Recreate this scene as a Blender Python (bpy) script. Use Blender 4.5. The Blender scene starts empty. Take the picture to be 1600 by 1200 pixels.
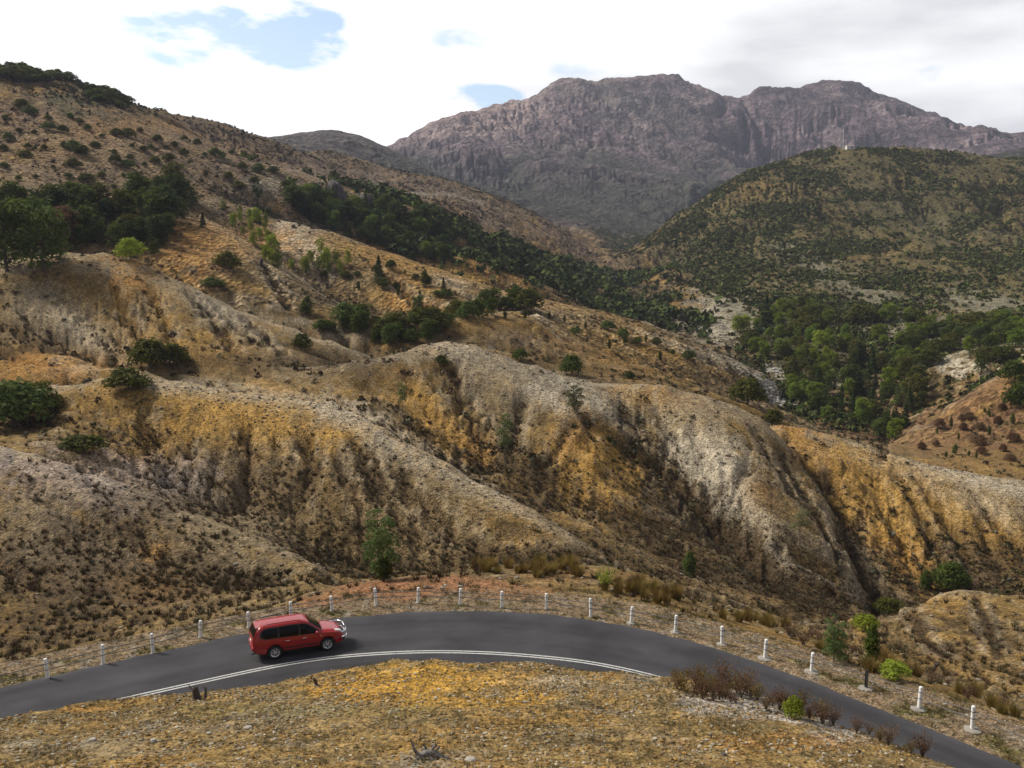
import bpy, bmesh, math, random
import numpy as np
from mathutils import Vector, Matrix
S = bpy.context.scene
COL = S.collection
R = math.radians
# ------------------------------------------------------------------ camera
EYE, PITCH, FPX = 19.2, R(7.0), 1400.0
cam = bpy.data.objects.new('camera', bpy.data.cameras.new('camera'))
COL.objects.link(cam)
cam.location = (0, 0, EYE)
cam.rotation_euler = (R(90) - PITCH, 0, 0)
cam.data.sensor_width = 36.0
cam.data.lens = 36.0 * FPX / 1600.0
cam.data.clip_start = 0.1
cam.data.clip_end = 30000
S.camera = cam
CP, SP = math.cos(PITCH), math.sin(PITCH)
def ray(px, py):
    u, v = (px - 800) / FPX, (py - 600) / FPX
    return np.array([u, CP - v * SP, -SP - v * CP])
# ------------------------------------------------------------------ world
SUN_EL, SUN_AZ = R(46), R(-70)          # azimuth clockwise from +Y (view direction)
W = bpy.data.worlds.new('World'); S.world = W; W.use_nodes = True
nt = W.node_tree; nt.nodes.clear()
def N(t, **kw):
    n = nt.nodes.new(t)
    for k, v in kw.items(): setattr(n, k, v)
    return n
def L(a, b): nt.links.new(a, b)
def mth(op, a, b=None, clamp=False):
    n = N('ShaderNodeMath', operation=op); n.use_clamp = clamp
    for i, x in enumerate((a, b)):
        if x is None: continue
        if isinstance(x, (int, float)): n.inputs[i].default_value = x
        else: L(x, n.inputs[i])
    return n.outputs[0]
sky = N('ShaderNodeTexSky', sky_type='NISHITA'); sky.sun_disc = False
sky.sun_elevation = SUN_EL; sky.sun_rotation = SUN_AZ; sky.altitude = 400; sky.dust_density = 1.0
tc = N('ShaderNodeTexCoord')
dirv = tc.outputs['Generated']
mp = N('ShaderNodeMapping'); mp.inputs['Scale'].default_value = (1, 1, 2.6); L(dirv, mp.inputs['Vector'])
n1 = N('ShaderNodeTexNoise'); n1.inputs['Scale'].default_value = 4.2; n1.inputs['Detail'].default_value = 9; n1.inputs['Roughness'].default_value = .58
L(mp.outputs[0], n1.inputs['Vector'])
n2 = N('ShaderNodeTexNoise'); n2.inputs['Scale'].default_value = 3.1; n2.inputs['Detail'].default_value = 7; n2.inputs['Roughness'].default_value = .5
mp2 = N('ShaderNodeMapping'); mp2.inputs['Scale'].default_value = (1, 1, 3.6); mp2.inputs['Location'].default_value = (3.1, 1.7, .4)
L(dirv, mp2.inputs['Vector']); L(mp2.outputs[0], n2.inputs['Vector'])
# openings of blue between the clouds: direction, half width, half height, strength
holes = [((330, 55), .050, .024, .9), ((410, 66), .055, .020, 1.0), ((455, 30), .035, .02, .7), ((270, 40), .035, .016, .6), ((380, 25), .04, .012, .4), ((745, 158), .034, .012, .55), ((680, 170), .035, .010, .55), ((725, 62), .03, .012, .17), ((1465, 122), .03, .012, .16), ((905, 105), .03, .012, .16)]
tot = None
for (p, hw, hh, st) in holes:
    d = ray(*p); d /= np.linalg.norm(d)
    sub = N('ShaderNodeVectorMath', operation='SUBTRACT'); L(dirv, sub.inputs[0]); sub.inputs[1].default_value = tuple(d)
    ml = N('ShaderNodeVectorMath', operation='MULTIPLY'); L(sub.outputs[0], ml.inputs[0]); ml.inputs[1].default_value = (1 / hw, 1 / hw, 1 / hh)
    ln = N('ShaderNodeVectorMath', operation='LENGTH'); L(ml.outputs[0], ln.inputs[0])
    m = mth('MULTIPLY', mth('SUBTRACT', 1.75, ln.outputs['Value'], True), st)
    tot = m if tot is None else mth('MAXIMUM', tot, m)
warp = mth('MULTIPLY', mth('SUBTRACT', n1.outputs['Fac'], .5), 9.0)
mask = mth('MULTIPLY', mth('SUBTRACT', mth('ADD', tot, mth('MULTIPLY', warp, mth('MINIMUM', mth('MULTIPLY', tot, 3.0), 1.0))), .20), 1.9, True)
# grey undersides, heavier to the upper right
sx = N('ShaderNodeSeparateXYZ'); L(dirv, sx.inputs[0])
right = mth('ADD', mth('MULTIPLY', sx.outputs['X'], 1.5), mth('MULTIPLY', sx.outputs['Z'], 1.6))
gr = mth('MULTIPLY', mth('ADD', mth('MULTIPLY', mth('SUBTRACT', n2.outputs['Fac'], .48), 4.6), mth('SUBTRACT', right, .33)), 1.0, True)
cr = N('ShaderNodeValToRGB')
cr.color_ramp.elements[0].position = 0; cr.color_ramp.elements[0].color = (15.0, 15.0, 15.0, 1)
cr.color_ramp.elements[1].position = 1; cr.color_ramp.elements[1].color = (9.3, 9.4, 9.7, 1)
e = cr.color_ramp.elements.new(.3); e.color = (13.2, 13.3, 13.4, 1)
L(gr, cr.inputs[0])
skc = N('ShaderNodeVectorMath', operation='MULTIPLY'); L(sky.outputs[0], skc.inputs[0]); skc.inputs[1].default_value = (2.6, 2.35, 2.1)
mx = N('ShaderNodeMix', data_type='RGBA'); L(mask, mx.inputs['Factor']); L(cr.outputs[0], mx.inputs['A']); L(skc.outputs[0], mx.inputs['B'])
hi = mth('MAXIMUM', mth('MULTIPLY', mth('SUBTRACT', sx.outputs['Z'], .36), 3.5, True), mth('MULTIPLY', mth('ADD', sx.outputs['Y'], .1), -3.0, True))      # unseen sky overhead and behind the camera, dimmed to cut the fill light
mx3 = N('ShaderNodeMix', data_type='RGBA'); L(hi, mx3.inputs['Factor']); L(mx.outputs['Result'], mx3.inputs['A']); mx3.inputs['B'].default_value = (2.7, 2.9, 3.3, 1)
mx = mx3
below = mth('MULTIPLY', mth('ADD', sx.outputs['Z'], .06), -30, True)   # the far land under the horizon
mx2 = N('ShaderNodeMix', data_type='RGBA'); L(below, mx2.inputs['Factor']); L(mx.outputs['Result'], mx2.inputs['A']); mx2.inputs['B'].default_value = (1.2, .95, .65, 1)
bg = N('ShaderNodeBackground'); bg.inputs['Strength'].default_value = .1; L(mx2.outputs['Result'], bg.inputs['Color'])
wo = N('ShaderNodeOutputWorld'); L(bg.outputs[0], wo.inputs[0])
# ------------------------------------------------------------------ sun behind thin cloud
sl = bpy.data.lights.new('sun', 'SUN'); sl.energy = 5.0; sl.angle = R(13); sl.color = (1, .93, .82)
so = bpy.data.objects.new('sun', sl); COL.objects.link(so)
sd = Vector((math.sin(SUN_AZ) * math.cos(SUN_EL), math.cos(SUN_AZ) * math.cos(SUN_EL), math.sin(SUN_EL)))
so.rotation_euler = sd.to_track_quat('Z', 'Y').to_euler(); so.location = (0, 0, 300)
S.view_settings.view_transform = 'Standard'; S.view_settings.look = 'None'
S.view_settings.exposure = -0.12; S.view_settings.gamma = 1.0; S.view_settings.use_curve_mapping = False
S.cycles.max_bounces = 5; S.cycles.diffuse_bounces = 3; S.cycles.volume_bounces = 0
S.cycles.use_adaptive_sampling = True; S.cycles.adaptive_threshold = .02
# ------------------------------------------------------------------ helpers
rng = np.random.default_rng(7)
random.seed(7)
def tag(o, label=None, cat=None, group=None, kind=None):
    if label: o['label'] = label
    if cat: o['category'] = cat
    if group: o['group'] = group
    if kind: o['kind'] = kind
    return o
def link(o, parent=None):
    COL.objects.link(o)
    if parent: o.parent = parent
    return o
def np_mesh(name, V, F, mat=None, smooth=False):
    """V (n,3), F (m,k) with k fixed"""
    V = np.ascontiguousarray(V, dtype=np.float32); F = np.ascontiguousarray(F, dtype=np.int32)
    me = bpy.data.meshes.new(name); k = F.shape[1]
    me.vertices.add(len(V)); me.vertices.foreach_set('co', V.ravel())
    me.loops.add(F.size); me.loops.foreach_set('vertex_index', F.ravel())
    me.polygons.add(len(F)); me.polygons.foreach_set('loop_start', np.arange(0, F.size, k, dtype=np.int32))
    me.polygons.foreach_set('use_smooth', np.full(len(F), smooth, dtype=bool))
    me.update(calc_edges=True)
    if mat: me.materials.append(mat)
    return me
def obj(name, me, parent=None):
    return link(bpy.data.objects.new(name, me), parent)
def empty(name, loc, rz=0, sc=1):
    o = bpy.data.objects.new(name, None); o.empty_display_size = .2
    o.location = loc; o.rotation_euler = (0, 0, rz); o.scale = (sc, sc, sc)
    return link(o)
def copy_tree(o, parent=None):
    c = o.copy(); COL.objects.link(c)
    if parent: c.parent = parent
    for ch in o.children: copy_tree(ch, c)
    return c
def add_col(me, name, rgb):
    a = me.color_attributes.new(name, 'FLOAT_COLOR', 'POINT')
    d = np.ones((len(rgb), 4), dtype=np.float32); d[:, :3] = rgb
    a.data.foreach_set('color', d.ravel())
_tab = np.random.default_rng(3).uniform(0, 2 * math.pi, 4096)
_gx, _gy = np.cos(_tab).astype(np.float32), np.sin(_tab).astype(np.float32)
def perlin(x, y, seed=0):
    xi = np.floor(x).astype(np.int64); yi = np.floor(y).astype(np.int64)
    xf = (x - xi).astype(np.float32); yf = (y - yi).astype(np.float32)
    def g(ix, iy, fx, fy):
        h = (ix * 374761393 + iy * 668265263 + seed * 974634777)
        h = (h ^ (h >> 13)) * 1274126177
        h = ((h ^ (h >> 16)) & 4095)
        return _gx[h] * fx + _gy[h] * fy
    u = xf * xf * xf * (xf * (xf * 6 - 15) + 10); v = yf * yf * yf * (yf * (yf * 6 - 15) + 10)
    a = g(xi, yi, xf, yf); b = g(xi + 1, yi, xf - 1, yf); c = g(xi, yi + 1, xf, yf - 1); d = g(xi + 1, yi + 1, xf - 1, yf - 1)
    return ((a + (b - a) * u) * (1 - v) + (c + (d - c) * u) * v) * 1.5
def fbm(x, y, oct=4, seed=0, gain=.5):
    s = 0; a = 1; t = 0
    for i in range(oct):
        s = s + a * perlin(x * 2 ** i + i * 17.3, y * 2 ** i - i * 9.1, seed + i); t += a; a *= gain
    return s / t
def smooth(a, b, x):
    t = np.clip((x - a) / (b - a), 0, 1); return t * t * (3 - 2 * t)
def hitz(px, py, z=0.0):
    d = ray(px, py); t = (z - EYE) / d[2]; return np.array([d[0] * t, d[1] * t, z])
def atD(px, py, D):
    d = ray(px, py); t = D / d[1]; return np.array([d[0] * t, D, EYE + d[2] * t])
# ------------------------------------------------------------------ the lie of the land: crests, feet and gullies
# pixel x, pixel y, distance; R = crest with hidden ground dropping away behind it
LINES = [
 # first spur on the left (its crest falls to the road bend)
 ('R', .07, .45, [(-260,640,98),(-100,670,96),(0,695,92),(100,722,90),(200,752,88),(310,800,84),(420,842,79),(500,880,74),(535,905,70)]),
 ('L', 0, 0, [(-200,850,82),(0,850,78),(150,860,77),(300,880,76),(420,905,73)]),
 ('L', 0, 0, [(-250,1060,56),(-100,1040,58),(0,1025,60),(100,1000,62),(200,975,63),(300,955,64),(400,937,65),(470,920,66)]),
 # second spur, the big yellow one
 ('R', .09, .42, [(80,600,132),(150,590,131),(220,575,130),(290,592,127),(350,604,125),(400,611,123),(460,620,121),(520,624,119),(560,645,116),(600,668,113),(650,695,109),(700,722,106),(760,755,102),(830,795,98),(900,838,93),(960,868,89),(1000,890,86)]),
 ('L', 0, 0, [(60,690,103),(200,745,101),(320,795,97),(430,838,93),(540,880,92),(620,886,91),(700,885,90),(780,872,89.5),(900,872,87)]),
 ('L', 0, 0, [(300,720,108),(420,740,107),(560,750,104),(700,800,98)]),
 ('L', 0, 0, [(240,680,115),(270,750,105)]),
 ('L', 0, 0, [(500,690,111),(470,780,102)]),
 ('L', 0, 0, [(390,700,111.5),(385,780,102.5)]),
 # third spur: grey shoulder, yellow cheeks
 ('R', .07, .42, [(560,560,158),(615,548,157),(660,538,156),(700,531,155),(740,538,154),(790,555,151),(840,570,149),(880,585,147),(920,596,146)]),
 ('L', 0, 0, [(420,590,150),(520,590,147),(600,640,137),(680,680,132),(760,728,126)]),   # gully behind spur two
 ('L', 0, 0, [(690,575,148),(720,620,141),(750,670,134),(775,718,127)]),
 ('L', 0, 0, [(790,728,124),(850,770,117),(920,820,108),(1000,868,101),(1090,905,97)]),
 ('L', 0, 0, [(840,620,139),(890,660,131),(930,710,125),(950,760,119)]),                 # crest of the yellow cheek
 ('L', 0, 0, [(830,700,128),(880,790,116)]),
 ('L', 0, 0, [(960,720,127),(1010,780,119),(1060,840,111),(1110,890,104)]),
 # fourth spur: pale flank
 ('R', .07, .42, [(955,598,145),(1000,600,143),(1040,602,142),(1100,615,142),(1150,632,141),(1190,650,140),(1215,680,138)]),
 ('L', 0, 0, [(950,640,137),(990,690,133),(1040,735,127),(1100,800,118),(1150,850,110),(1200,895,104)]),   # gully
 ('L', 0, 0, [(1080,650,135.5),(1130,720,125),(1170,760,120),(1200,830,110)]),
 ('L', 0, 0, [(1000,650,138),(1050,700,131.5)]),
 ('L', 0, 0, [(1230,720,131),(1280,790,121),(1320,850,114),(1350,900,109)]),
 ('L', 0, 0, [(1120,800,117.5),(1135,810,116.5)]),
 # fifth spur: wide yellow flank to the right
 ('R', .08, .40, [(1222,662,150),(1260,668,149),(1300,680,147),(1360,698,145),(1420,716,143),(1500,735,140),(1600,752,136),(1720,775,132),(1900,800,128)]),
 ('L', 0, 0, [(1240,700,142),(1280,740,134),(1330,820,122),(1365,890,114),(1390,940,109)]),  # gully
 ('L', 0, 0, [(1340,760,134),(1380,830,125),(1410,900,116)]),
 ('L', 0, 0, [(1500,830,126),(1600,850,123),(1750,870,121)]),
 ('L', 0, 0, [(1440,925,112),(1520,918,112),(1600,920,111),(1750,930,108)]),
 # near knoll at the lower right
 ('R', .10, .5, [(1395,975,84),(1420,945,88),(1460,928,91),(1500,921,92),(1540,924,91),(1600,930,89),(1700,940,86),(1850,955,83)]),
 ('L', 0, 0, [(1375,985,82),(1440,1030,73),(1520,1060,67),(1600,1078,63),(1700,1100,60)]),
 ('L', 0, 0, [(1460,985,80),(1540,990,79),(1620,1010,75)]),
 # ravine below the road bend
 ('L', 0, 0, [(1060,905,92),(1150,930,92),(1250,955,92),(1330,965,92),(1380,962,95)]),
 # road shoulder lip
 ('L', 0, 0, [(-100,1065,50),(0,1060,52),(120,1035,53.5),(240,1008,54.5),(330,985,55.5),(400,962,57)]),
 ('R', .08, .5, [(430,945,58),(480,925,60),(560,908,62),(630,901,62.5),(700,895,62),(780,882,63),(860,880,64.5),(950,885,66),(1030,902,65)]),
 ('L', 0, 0, [(1060,925,64.5),(1120,945,63),(1200,975,60),(1300,1010,56),(1400,1045,52),(1500,1080,48),(1600,1112,45),(1750,1160,41)]),
 # slope seven: upper left yellow slope
 ('R', .09, .40, [(-300,385,200),(-100,395,195),(0,405,192),(100,392,190),(160,392,189),(210,404,188),(290,440,186),(340,465,185),(400,492,184),(460,512,182),(520,532,180),(560,548,178)]),
 ('L', 0, 0, [(-200,490,172),(0,450,178),(60,490,172),(120,530,165),(190,570,157)]),
 ('L', 0, 0, [(60,450,178),(120,490,171),(190,530,163),(250,560,157)]),
 ('L', 0, 0, [(-200,600,145),(0,590,147),(80,580,148),(180,575,150)]),
 ('L', 0, 0, [(-250,620,128),(-100,625,125),(0,640,122),(60,660,120)]),
 ('L', 0, 0, [(270,575,154),(350,585,152),(420,580,154),(500,570,159)]),
 ('L', 0, 0, [(250,470,176),(330,530,165)]),
 # hump behind it
 ('R', .10, .35, [(290,345,262),(315,335,262),(345,350,258),(390,380,252),(440,412,247),(480,440,240),(540,475,232),(600,495,226),(680,520,216)]),
 ('L', 0, 0, [(255,400,222),(300,420,216),(380,465,208),(470,500,203),(560,530,196),(640,535,194),(760,520,200),(860,545,196),(960,580,190)]),
 ('L', 0, 0, [(480,495,207),(620,500,212),(740,490,216),(830,485,226),(880,520,214)]),
 # the long ridge above the creek
 ('R', .06, .35, [(425,338,342),(470,350,338),(520,362,336),(560,376,334),(630,400,328),(700,425,322),(760,445,316),(820,462,312),(880,472,309),(950,485,306),(1010,500,304),(1060,518,302),(1110,540,301),(1150,558,301),(1190,578,300)]),
 ('L', 0, 0, [(420,395,290),(500,420,284),(600,455,272),(700,475,258),(820,495,250),(950,540,240),(1060,585,230),(1150,610,224)]),
 ('L', 0, 0, [(940,590,176),(1050,597,180),(1120,617,186),(1180,640,194)]),
 # ridge with orange cheeks behind
 ('R', .05, .3, [(680,385,400),(740,398,396),(790,415,392),(840,435,388),(890,460,384)]),
 ('L', 0, 0, [(330,315,330),(400,325,345),(450,318,380),(520,318,400),(600,322,420),(660,335,430),(720,365,440)]),
 ('L', 0, 0, [(780,370,520),(840,400,500),(900,430,480),(940,450,470)]),
 # wooded foot of the upper left hill
 ('L', 0, 0, [(-300,330,232),(-100,330,235),(0,325,240),(100,318,246),(200,310,256),(270,305,270)]),
 # upper left hill skyline
 ('R', .10, .22, [(-400,90,480),(-200,95,470),(-60,98,460),(0,103,458),(60,112,462),(110,123,468),(165,140,474),(215,160,482),(260,172,500)]),
 ('L', 0, 0, [(-200,210,340),(0,215,345),(100,215,350),(200,230,360),(300,255,372),(400,280,385)]),
 ('R', .06, .2, [(270,175,620),(310,182,630),(350,196,640),(400,214,650),(450,226,660),(500,252,680),(560,262,720)]),
 ('L', 0, 0, [(300,215,480),(400,250,500),(500,285,520),(600,305,560),(680,318,600)]),
 # brown ridge in the middle distance
 ('R', .05, .3, [(520,236,900),(580,258,900),(640,270,900),(700,282,890),(760,302,880),(810,322,865),(860,345,850),(910,370,830),(960,398,810)]),
 ('L', 0, 0, [(600,306,690),(660,304,700),(720,308,720),(780,340,700),(850,385,660),(920,420,640)]),
 # round knob
 ('R', .10, .4, [(455,222,1450),(480,210,1450),(510,205,1450),(540,208,1450),(575,221,1450),(610,236,1450),(640,250,1420)]),
 # the mountain
 ('R', .10, .3, [(560,250,2300),(600,232,2350),(630,215,2400),(660,196,2450),(700,182,2500),(740,178,2550),(785,166,2600),(830,148,2650),(862,127,2680),(882,121,2690),(905,126,2700),(940,123,2700),(990,117,2700),(1030,113,2700),(1052,117,2700),(1075,132,2710),(1110,147,2720),(1150,151,2730),(1170,146,2730),(1186,134,2730),(1210,138,2740),(1240,141,2740),(1270,131,2750),(1310,127,2750),(1345,134,2750),(1372,145,2740),(1400,149,2740),(1430,162,2730),(1460,180,2720),(1500,194,2700),(1545,207,2680),(1570,208,2680),(1590,203,2680),(1610,206,2680),(1700,240,2650),(1900,280,2600)]),
 ('L', 0, 0, [(640,265,1750),(720,265,1800),(800,225,2050),(880,200,2200),(950,215,2150),(1020,230,2150),(1100,235,2200),(1180,225,2250),(1300,220,2300),(1450,240,2250)]),
 ('L', 0, 0, [(740,292,1450),(800,310,1350),(860,335,1250),(930,365,1150),(975,388,1100),(1040,345,1350),(1110,300,1500),(1200,270,1600),(1400,270,1600)]),
 ('L', 0, 0, [(1000,185,2420),(1040,240,2140),(1090,285,1800)]),
 ('L', 0, 0, [(1160,190,2480),(1165,240,2200)]),
 ('L', 0, 0, [(800,190,2350),(870,250,1850),(960,310,1500)]),
 # the right hill with the mast
 ('R', .10, .3, [(955,405,760),(985,388,775),(1020,362,790),(1060,335,800),(1110,302,810),(1160,274,820),(1210,252,825),(1260,238,828),(1300,230,830),(1340,228,830),(1400,229,835),(1440,231,840),(1500,238,850),(1560,247,860),(1640,255,870),(1800,265,870)]),
 ('R', .08, .25, [(1490,249,1150),(1530,243,1180),(1570,236,1200),(1620,228,1220),(1750,220,1250)]),
 ('L', 0, 0, [(935,455,560),(960,470,500),(1000,487,455),(1060,505,420),(1120,530,385),(1170,560,350),(1205,590,322)]),
 ('L', 0, 0, [(1050,420,590),(1120,440,530),(1180,460,480),(1250,480,440),(1350,480,430),(1450,470,440),(1600,460,440),(1800,470,420)]),
 ('L', 0, 0, [(1150,340,690),(1250,350,670),(1350,340,690),(1450,340,700),(1600,340,690),(1800,345,680)]),
 ('L', 0, 0, [(1000,430,660),(1060,385,700)]),
 ('L', 0, 0, [(1290,260,800),(1280,330,690),(1250,390,600),(1230,440,510)]),
 ('L', 0, 0, [(1200,600,312),(1215,630,285),(1260,650,268),(1330,672,252),(1400,692,236),(1440,705,220)]),
 ('L', 0, 0, [(1250,560,345),(1350,560,335),(1450,560,315),(1540,545,300),(1640,540,290)]),
 # brown slope at the right edge
 ('R', .05, .3, [(1395,690,205),(1430,662,212),(1480,632,220),(1540,595,226),(1600,560,230),(1700,520,235),(1900,480,240)]),
 ('L', 0, 0, [(1450,712,180),(1540,725,172),(1620,735,168),(1800,740,165)]),
 # foreground knoll
 ('R', .02, .1, [(-300,1166,28.96),(-120,1146,29.50),(0,1131,30.05),(60,1122,30.41),(110,1111,30.95),(180,1106,31.13),(260,1100,31.49),(330,1092,32.04),(400,1082,32.58),(500,1063,33.12),(560,1049,33.48),(620,1039,33.67),(680,1037,33.67),(740,1045,33.30),(790,1046,33.12),(830,1042,33.12),(900,1057,32.76),(960,1063,32.40),(1040,1069,31.86),(1130,1079,30.95),(1200,1099,29.87),(1290,1133,28.05),(1380,1163,26.61),(1450,1193,25.34),(1500,1216,24.44),(1600,1261,23.17),(1800,1351,20.82)]),
 ('L', 0, 0, [(-300,1210,23.12),(-100,1190,23.68),(100,1160,24.98),(300,1140,25.90),(500,1120,26.83),(700,1110,27.29),(900,1110,27.29),(1100,1125,26.36),(1250,1160,24.98),(1400,1215,23.12)]),
 ('L', 0, 0, [(-400,1280,18.5),(-100,1250,19.5),(150,1215,20.5),(400,1200,21),(700,1195,21),(1000,1200,21),(1300,1250,20),(1700,1380,17)]),
]
WORLD = [  # x, y, z : ground that the photograph does not show
 (0,3,17.3),(0,8,13.2),(-6,9,12.6),(6,9,12.4),(0,14,10.1),(-8,14,10.2),(8,14,9.7),(-12,6,13.4),(12,6,13),(-20,4,13),(20,4,12),(-30,8,8),(28,8,8),(-34,16,3),(30,16,3),
 (-45,20,.2),(-60,14,.5),(38,20,.0),(50,10,.3),(-70,40,-9),(-90,60,-6),(-120,30,2),(60,40,-9),(90,60,-14),(120,30,-12),
 (-200,60,8),(-300,150,60),(-600,200,160),(-900,800,200),(300,60,-15),(500,200,20),(900,300,90),(1500,900,200),(-1500,2000,300),(2500,1500,400),(-2500,1200,300),
 (0,3700,330),(-1200,3600,330),(1500,3600,350),(0,4600,200),(3000,3600,250),(-2600,3600,250),
 (0,40.2,-.1),(-5,39.4,-.1),(6,39.6,-.1),(-12,38,-.1),(13,38,-.1),(-22,34.5,-.1),(19,34.5,-.1),
 (0,44,0),(0,50,0),(-9,44,0),(-8,49,0),(8,44,0),(8,49,0),(-18,41,0),(17,41,0),(-27,38,0),(22,37,0),(-36,32,0),(26,33,0),(30,27,0),
]
RS = .75
def to_q(p):
    return np.array([math.atan2(p[0], p[1]), RS * math.log(math.hypot(p[0], p[1]))])
pts = []
for kind, back, g, ln in LINES:
    for i in range(len(ln)):
        seg = [ln[i]]
        if i + 1 < len(ln):
            a, b = np.array(ln[i], float), np.array(ln[i + 1], float)
            k = max(1, int(np.hypot(*(b - a)[:2]) / 38))
            seg = [tuple(a + (b - a) * j / k) for j in range(k)]
        for s in seg:
            p = atD(*s); pts.append(p)
            if kind == 'R':
                q = p * np.array([1 + back, 1 + back, 1]); q[2] = p[2] - g * back * s[2]; pts.append(q)
pts += [np.array(p, float) for p in WORLD]
P = np.array(pts)
Q = np.stack([np.arctan2(P[:, 0], P[:, 1]), RS * np.log(np.hypot(P[:, 0], P[:, 1]))], 1)
E = (P[:, 2] - EYE) / np.hypot(P[:, 0], P[:, 1])
dm = np.sqrt(((Q[:, None] - Q[None]) ** 2).sum(-1))
n = len(Q)
A = np.zeros((n + 1, n + 1)); A[:n, :n] = -dm - np.eye(n) * .0006; A[:n, n] = 1; A[n, :n] = 1
wgt = np.linalg.solve(A, np.append(E, 0))
az = np.concatenate([np.linspace(-1.35, -.70, 40, endpoint=False), np.linspace(-.70, .70, 1300), np.linspace(.70, 1.35, 41)[1:]])
lr = np.concatenate([np.arange(math.log(3), math.log(15), .018), np.arange(math.log(15), math.log(900), .0043), np.arange(math.log(900), math.log(4700), .0040)])
na, nr = len(az), len(lr)
def macro(a, l):
    out = np.full(a.shape, wgt[n]); f = out.ravel(); af, lf = a.ravel(), l.ravel() * RS
    for i in range(0, len(f), 20000):
        s = slice(i, i + 20000)
        f[s] += -(np.sqrt((af[s, None] - Q[None, :, 0]) ** 2 + (lf[s, None] - Q[None, :, 1]) ** 2)) @ wgt[:n]
    return f.reshape(a.shape)
# coarse evaluation, then bilinear up to the full grid
ia = np.unique(np.append(np.arange(0, na, 4), na - 1)); ir = np.unique(np.append(np.arange(0, nr, 4), nr - 1))
mc = macro(*np.meshgrid(az[ia], lr[ir], indexing='ij'))
tmp = np.stack([np.interp(np.arange(nr), ir, row) for row in mc])
fa = np.interp(np.arange(na), ia, np.arange(len(ia))); i0 = np.minimum(fa.astype(int), len(ia) - 2); w = (fa - i0)[:, None]
el = tmp[i0] * (1 - w) + tmp[i0 + 1] * w
AZ, LR = np.meshgrid(az, lr, indexing='ij'); RR = np.exp(LR)
X, Y = RR * np.sin(AZ), RR * np.cos(AZ)
Z = EYE + el * RR
def bil(F, x, y):
    a = np.interp(np.arctan2(x, y), az, np.arange(na)); l = np.interp(.5 * np.log(x * x + y * y), lr, np.arange(nr))
    a0 = np.clip(a.astype(int), 0, na - 2); l0 = np.clip(l.astype(int), 0, nr - 2); wa = a - a0; wl = l - l0
    return (F[a0, l0] * (1 - wl) + F[a0, l0 + 1] * wl) * (1 - wa) + (F[a0 + 1, l0] * (1 - wl) + F[a0 + 1, l0 + 1] * wl) * wa
# ---- fall-line streaks (rills): noise smeared downhill
sub = (slice(None, None, 2), slice(None, None, 2))
azs, lrs = az[::2], lr[::2]
def grad(Zg, azg, lrg):
    Rg = np.exp(lrg)[None, :]
    da = np.gradient(Zg, azg, axis=0) / Rg; dl = np.gradient(Zg, lrg, axis=1) / Rg
    A_ = azg[:, None]
    return da * np.cos(A_) + dl * np.sin(A_), -da * np.sin(A_) + dl * np.cos(A_)
def blur(F, k):
    for ax in (0, 1):
        c = np.cumsum(np.pad(F, [(k + 1, k) if i == ax else (0, 0) for i in (0, 1)], mode='edge'), axis=ax)
        F = (np.take(c, range(2 * k + 1, c.shape[ax]), ax) - np.take(c, range(0, c.shape[ax] - 2 * k - 1), ax)) / (2 * k + 1)
    return F
gxs, gys = grad(blur(Z[sub], 6), azs, lrs)
slope_s = np.hypot(gxs, gys)
def bil_s(F, x, y):
    a = np.interp(np.arctan2(x, y), azs, np.arange(len(azs))); l = np.interp(.5 * np.log(x * x + y * y), lrs, np.arange(len(lrs)))
    a0 = np.clip((a + .5).astype(int), 0, len(azs) - 1); l0 = np.clip((l + .5).astype(int), 0, len(lrs) - 1)
    return F[a0, l0]
def streak(lam, seed, steps=10, length=7.0):
    x, y = X[sub].copy(), Y[sub].copy(); lam = np.broadcast_to(lam, x.shape)
    acc = np.zeros_like(x); h = lam * length / steps
    for k in range(steps):
        wv = 1.0
        acc += perlin(x / lam, y / lam, seed)
        gx, gy = bil_s(gxs, x, y), bil_s(gys, x, y); m = np.hypot(gx, gy) + 1e-4
        lean = 1.5 * (np.arctan2(x, y) < .36) * (np.hypot(x, y) < 420) + .25 * (np.hypot(x, y) > 1050)          # rills run down to the right on the spurs
        gx = gx / m - lean; gy = gy / m; m = np.hypot(gx, gy) + 1e-4
        x = x + gx / m * h; y = y + gy / m * h
    acc /= acc.std()
    return acc
def up2(F):
    r = np.stack([np.interp(np.arange(nr), np.arange(0, nr, 2), row) for row in F])
    f = np.interp(np.arange(na), np.arange(0, na, 2), np.arange(F.shape[0])); a0 = np.minimum(f.astype(int), F.shape[0] - 2); w = (f - a0)[:, None]
    return r[a0] * (1 - w) + r[a0 + 1] * w
st0 = up2(streak(1.05, 10, 12, 12)); st6 = up2(streak(420.0, 16, 12, 4)); st7 = up2(streak(55.0, 17, 10, 9)); st1 = up2(streak(2.2, 11)); st2 = up2(streak(6.0, 12)); st3 = up2(streak(17.0, 13)); st4 = up2(streak(60.0, 14)); st5 = up2(streak(170.0, 15, 12, 5))
slope = up2(slope_s)
near = RR < 75
steep = smooth(.08, .38, slope)
r1, r2, r3, r4, r5 = [1 - np.minimum(np.abs(s) * .9, 1.2) for s in (st1, st2, st3, st4, st5)]  # 1 in the rill bottoms
fade = lambda a, b: 1 - smooth(a, b, RR)
grow = lambda a, b: smooth(a, b, RR)
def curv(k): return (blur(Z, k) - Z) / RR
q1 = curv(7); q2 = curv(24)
HOL = np.clip(.5 * q1 / np.std(q1[100:-100, 700:1400]) + .6 * q2 / np.std(q2[100:-100, 700:1400]), -3, 3)          # + in hollows, - on crests
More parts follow.
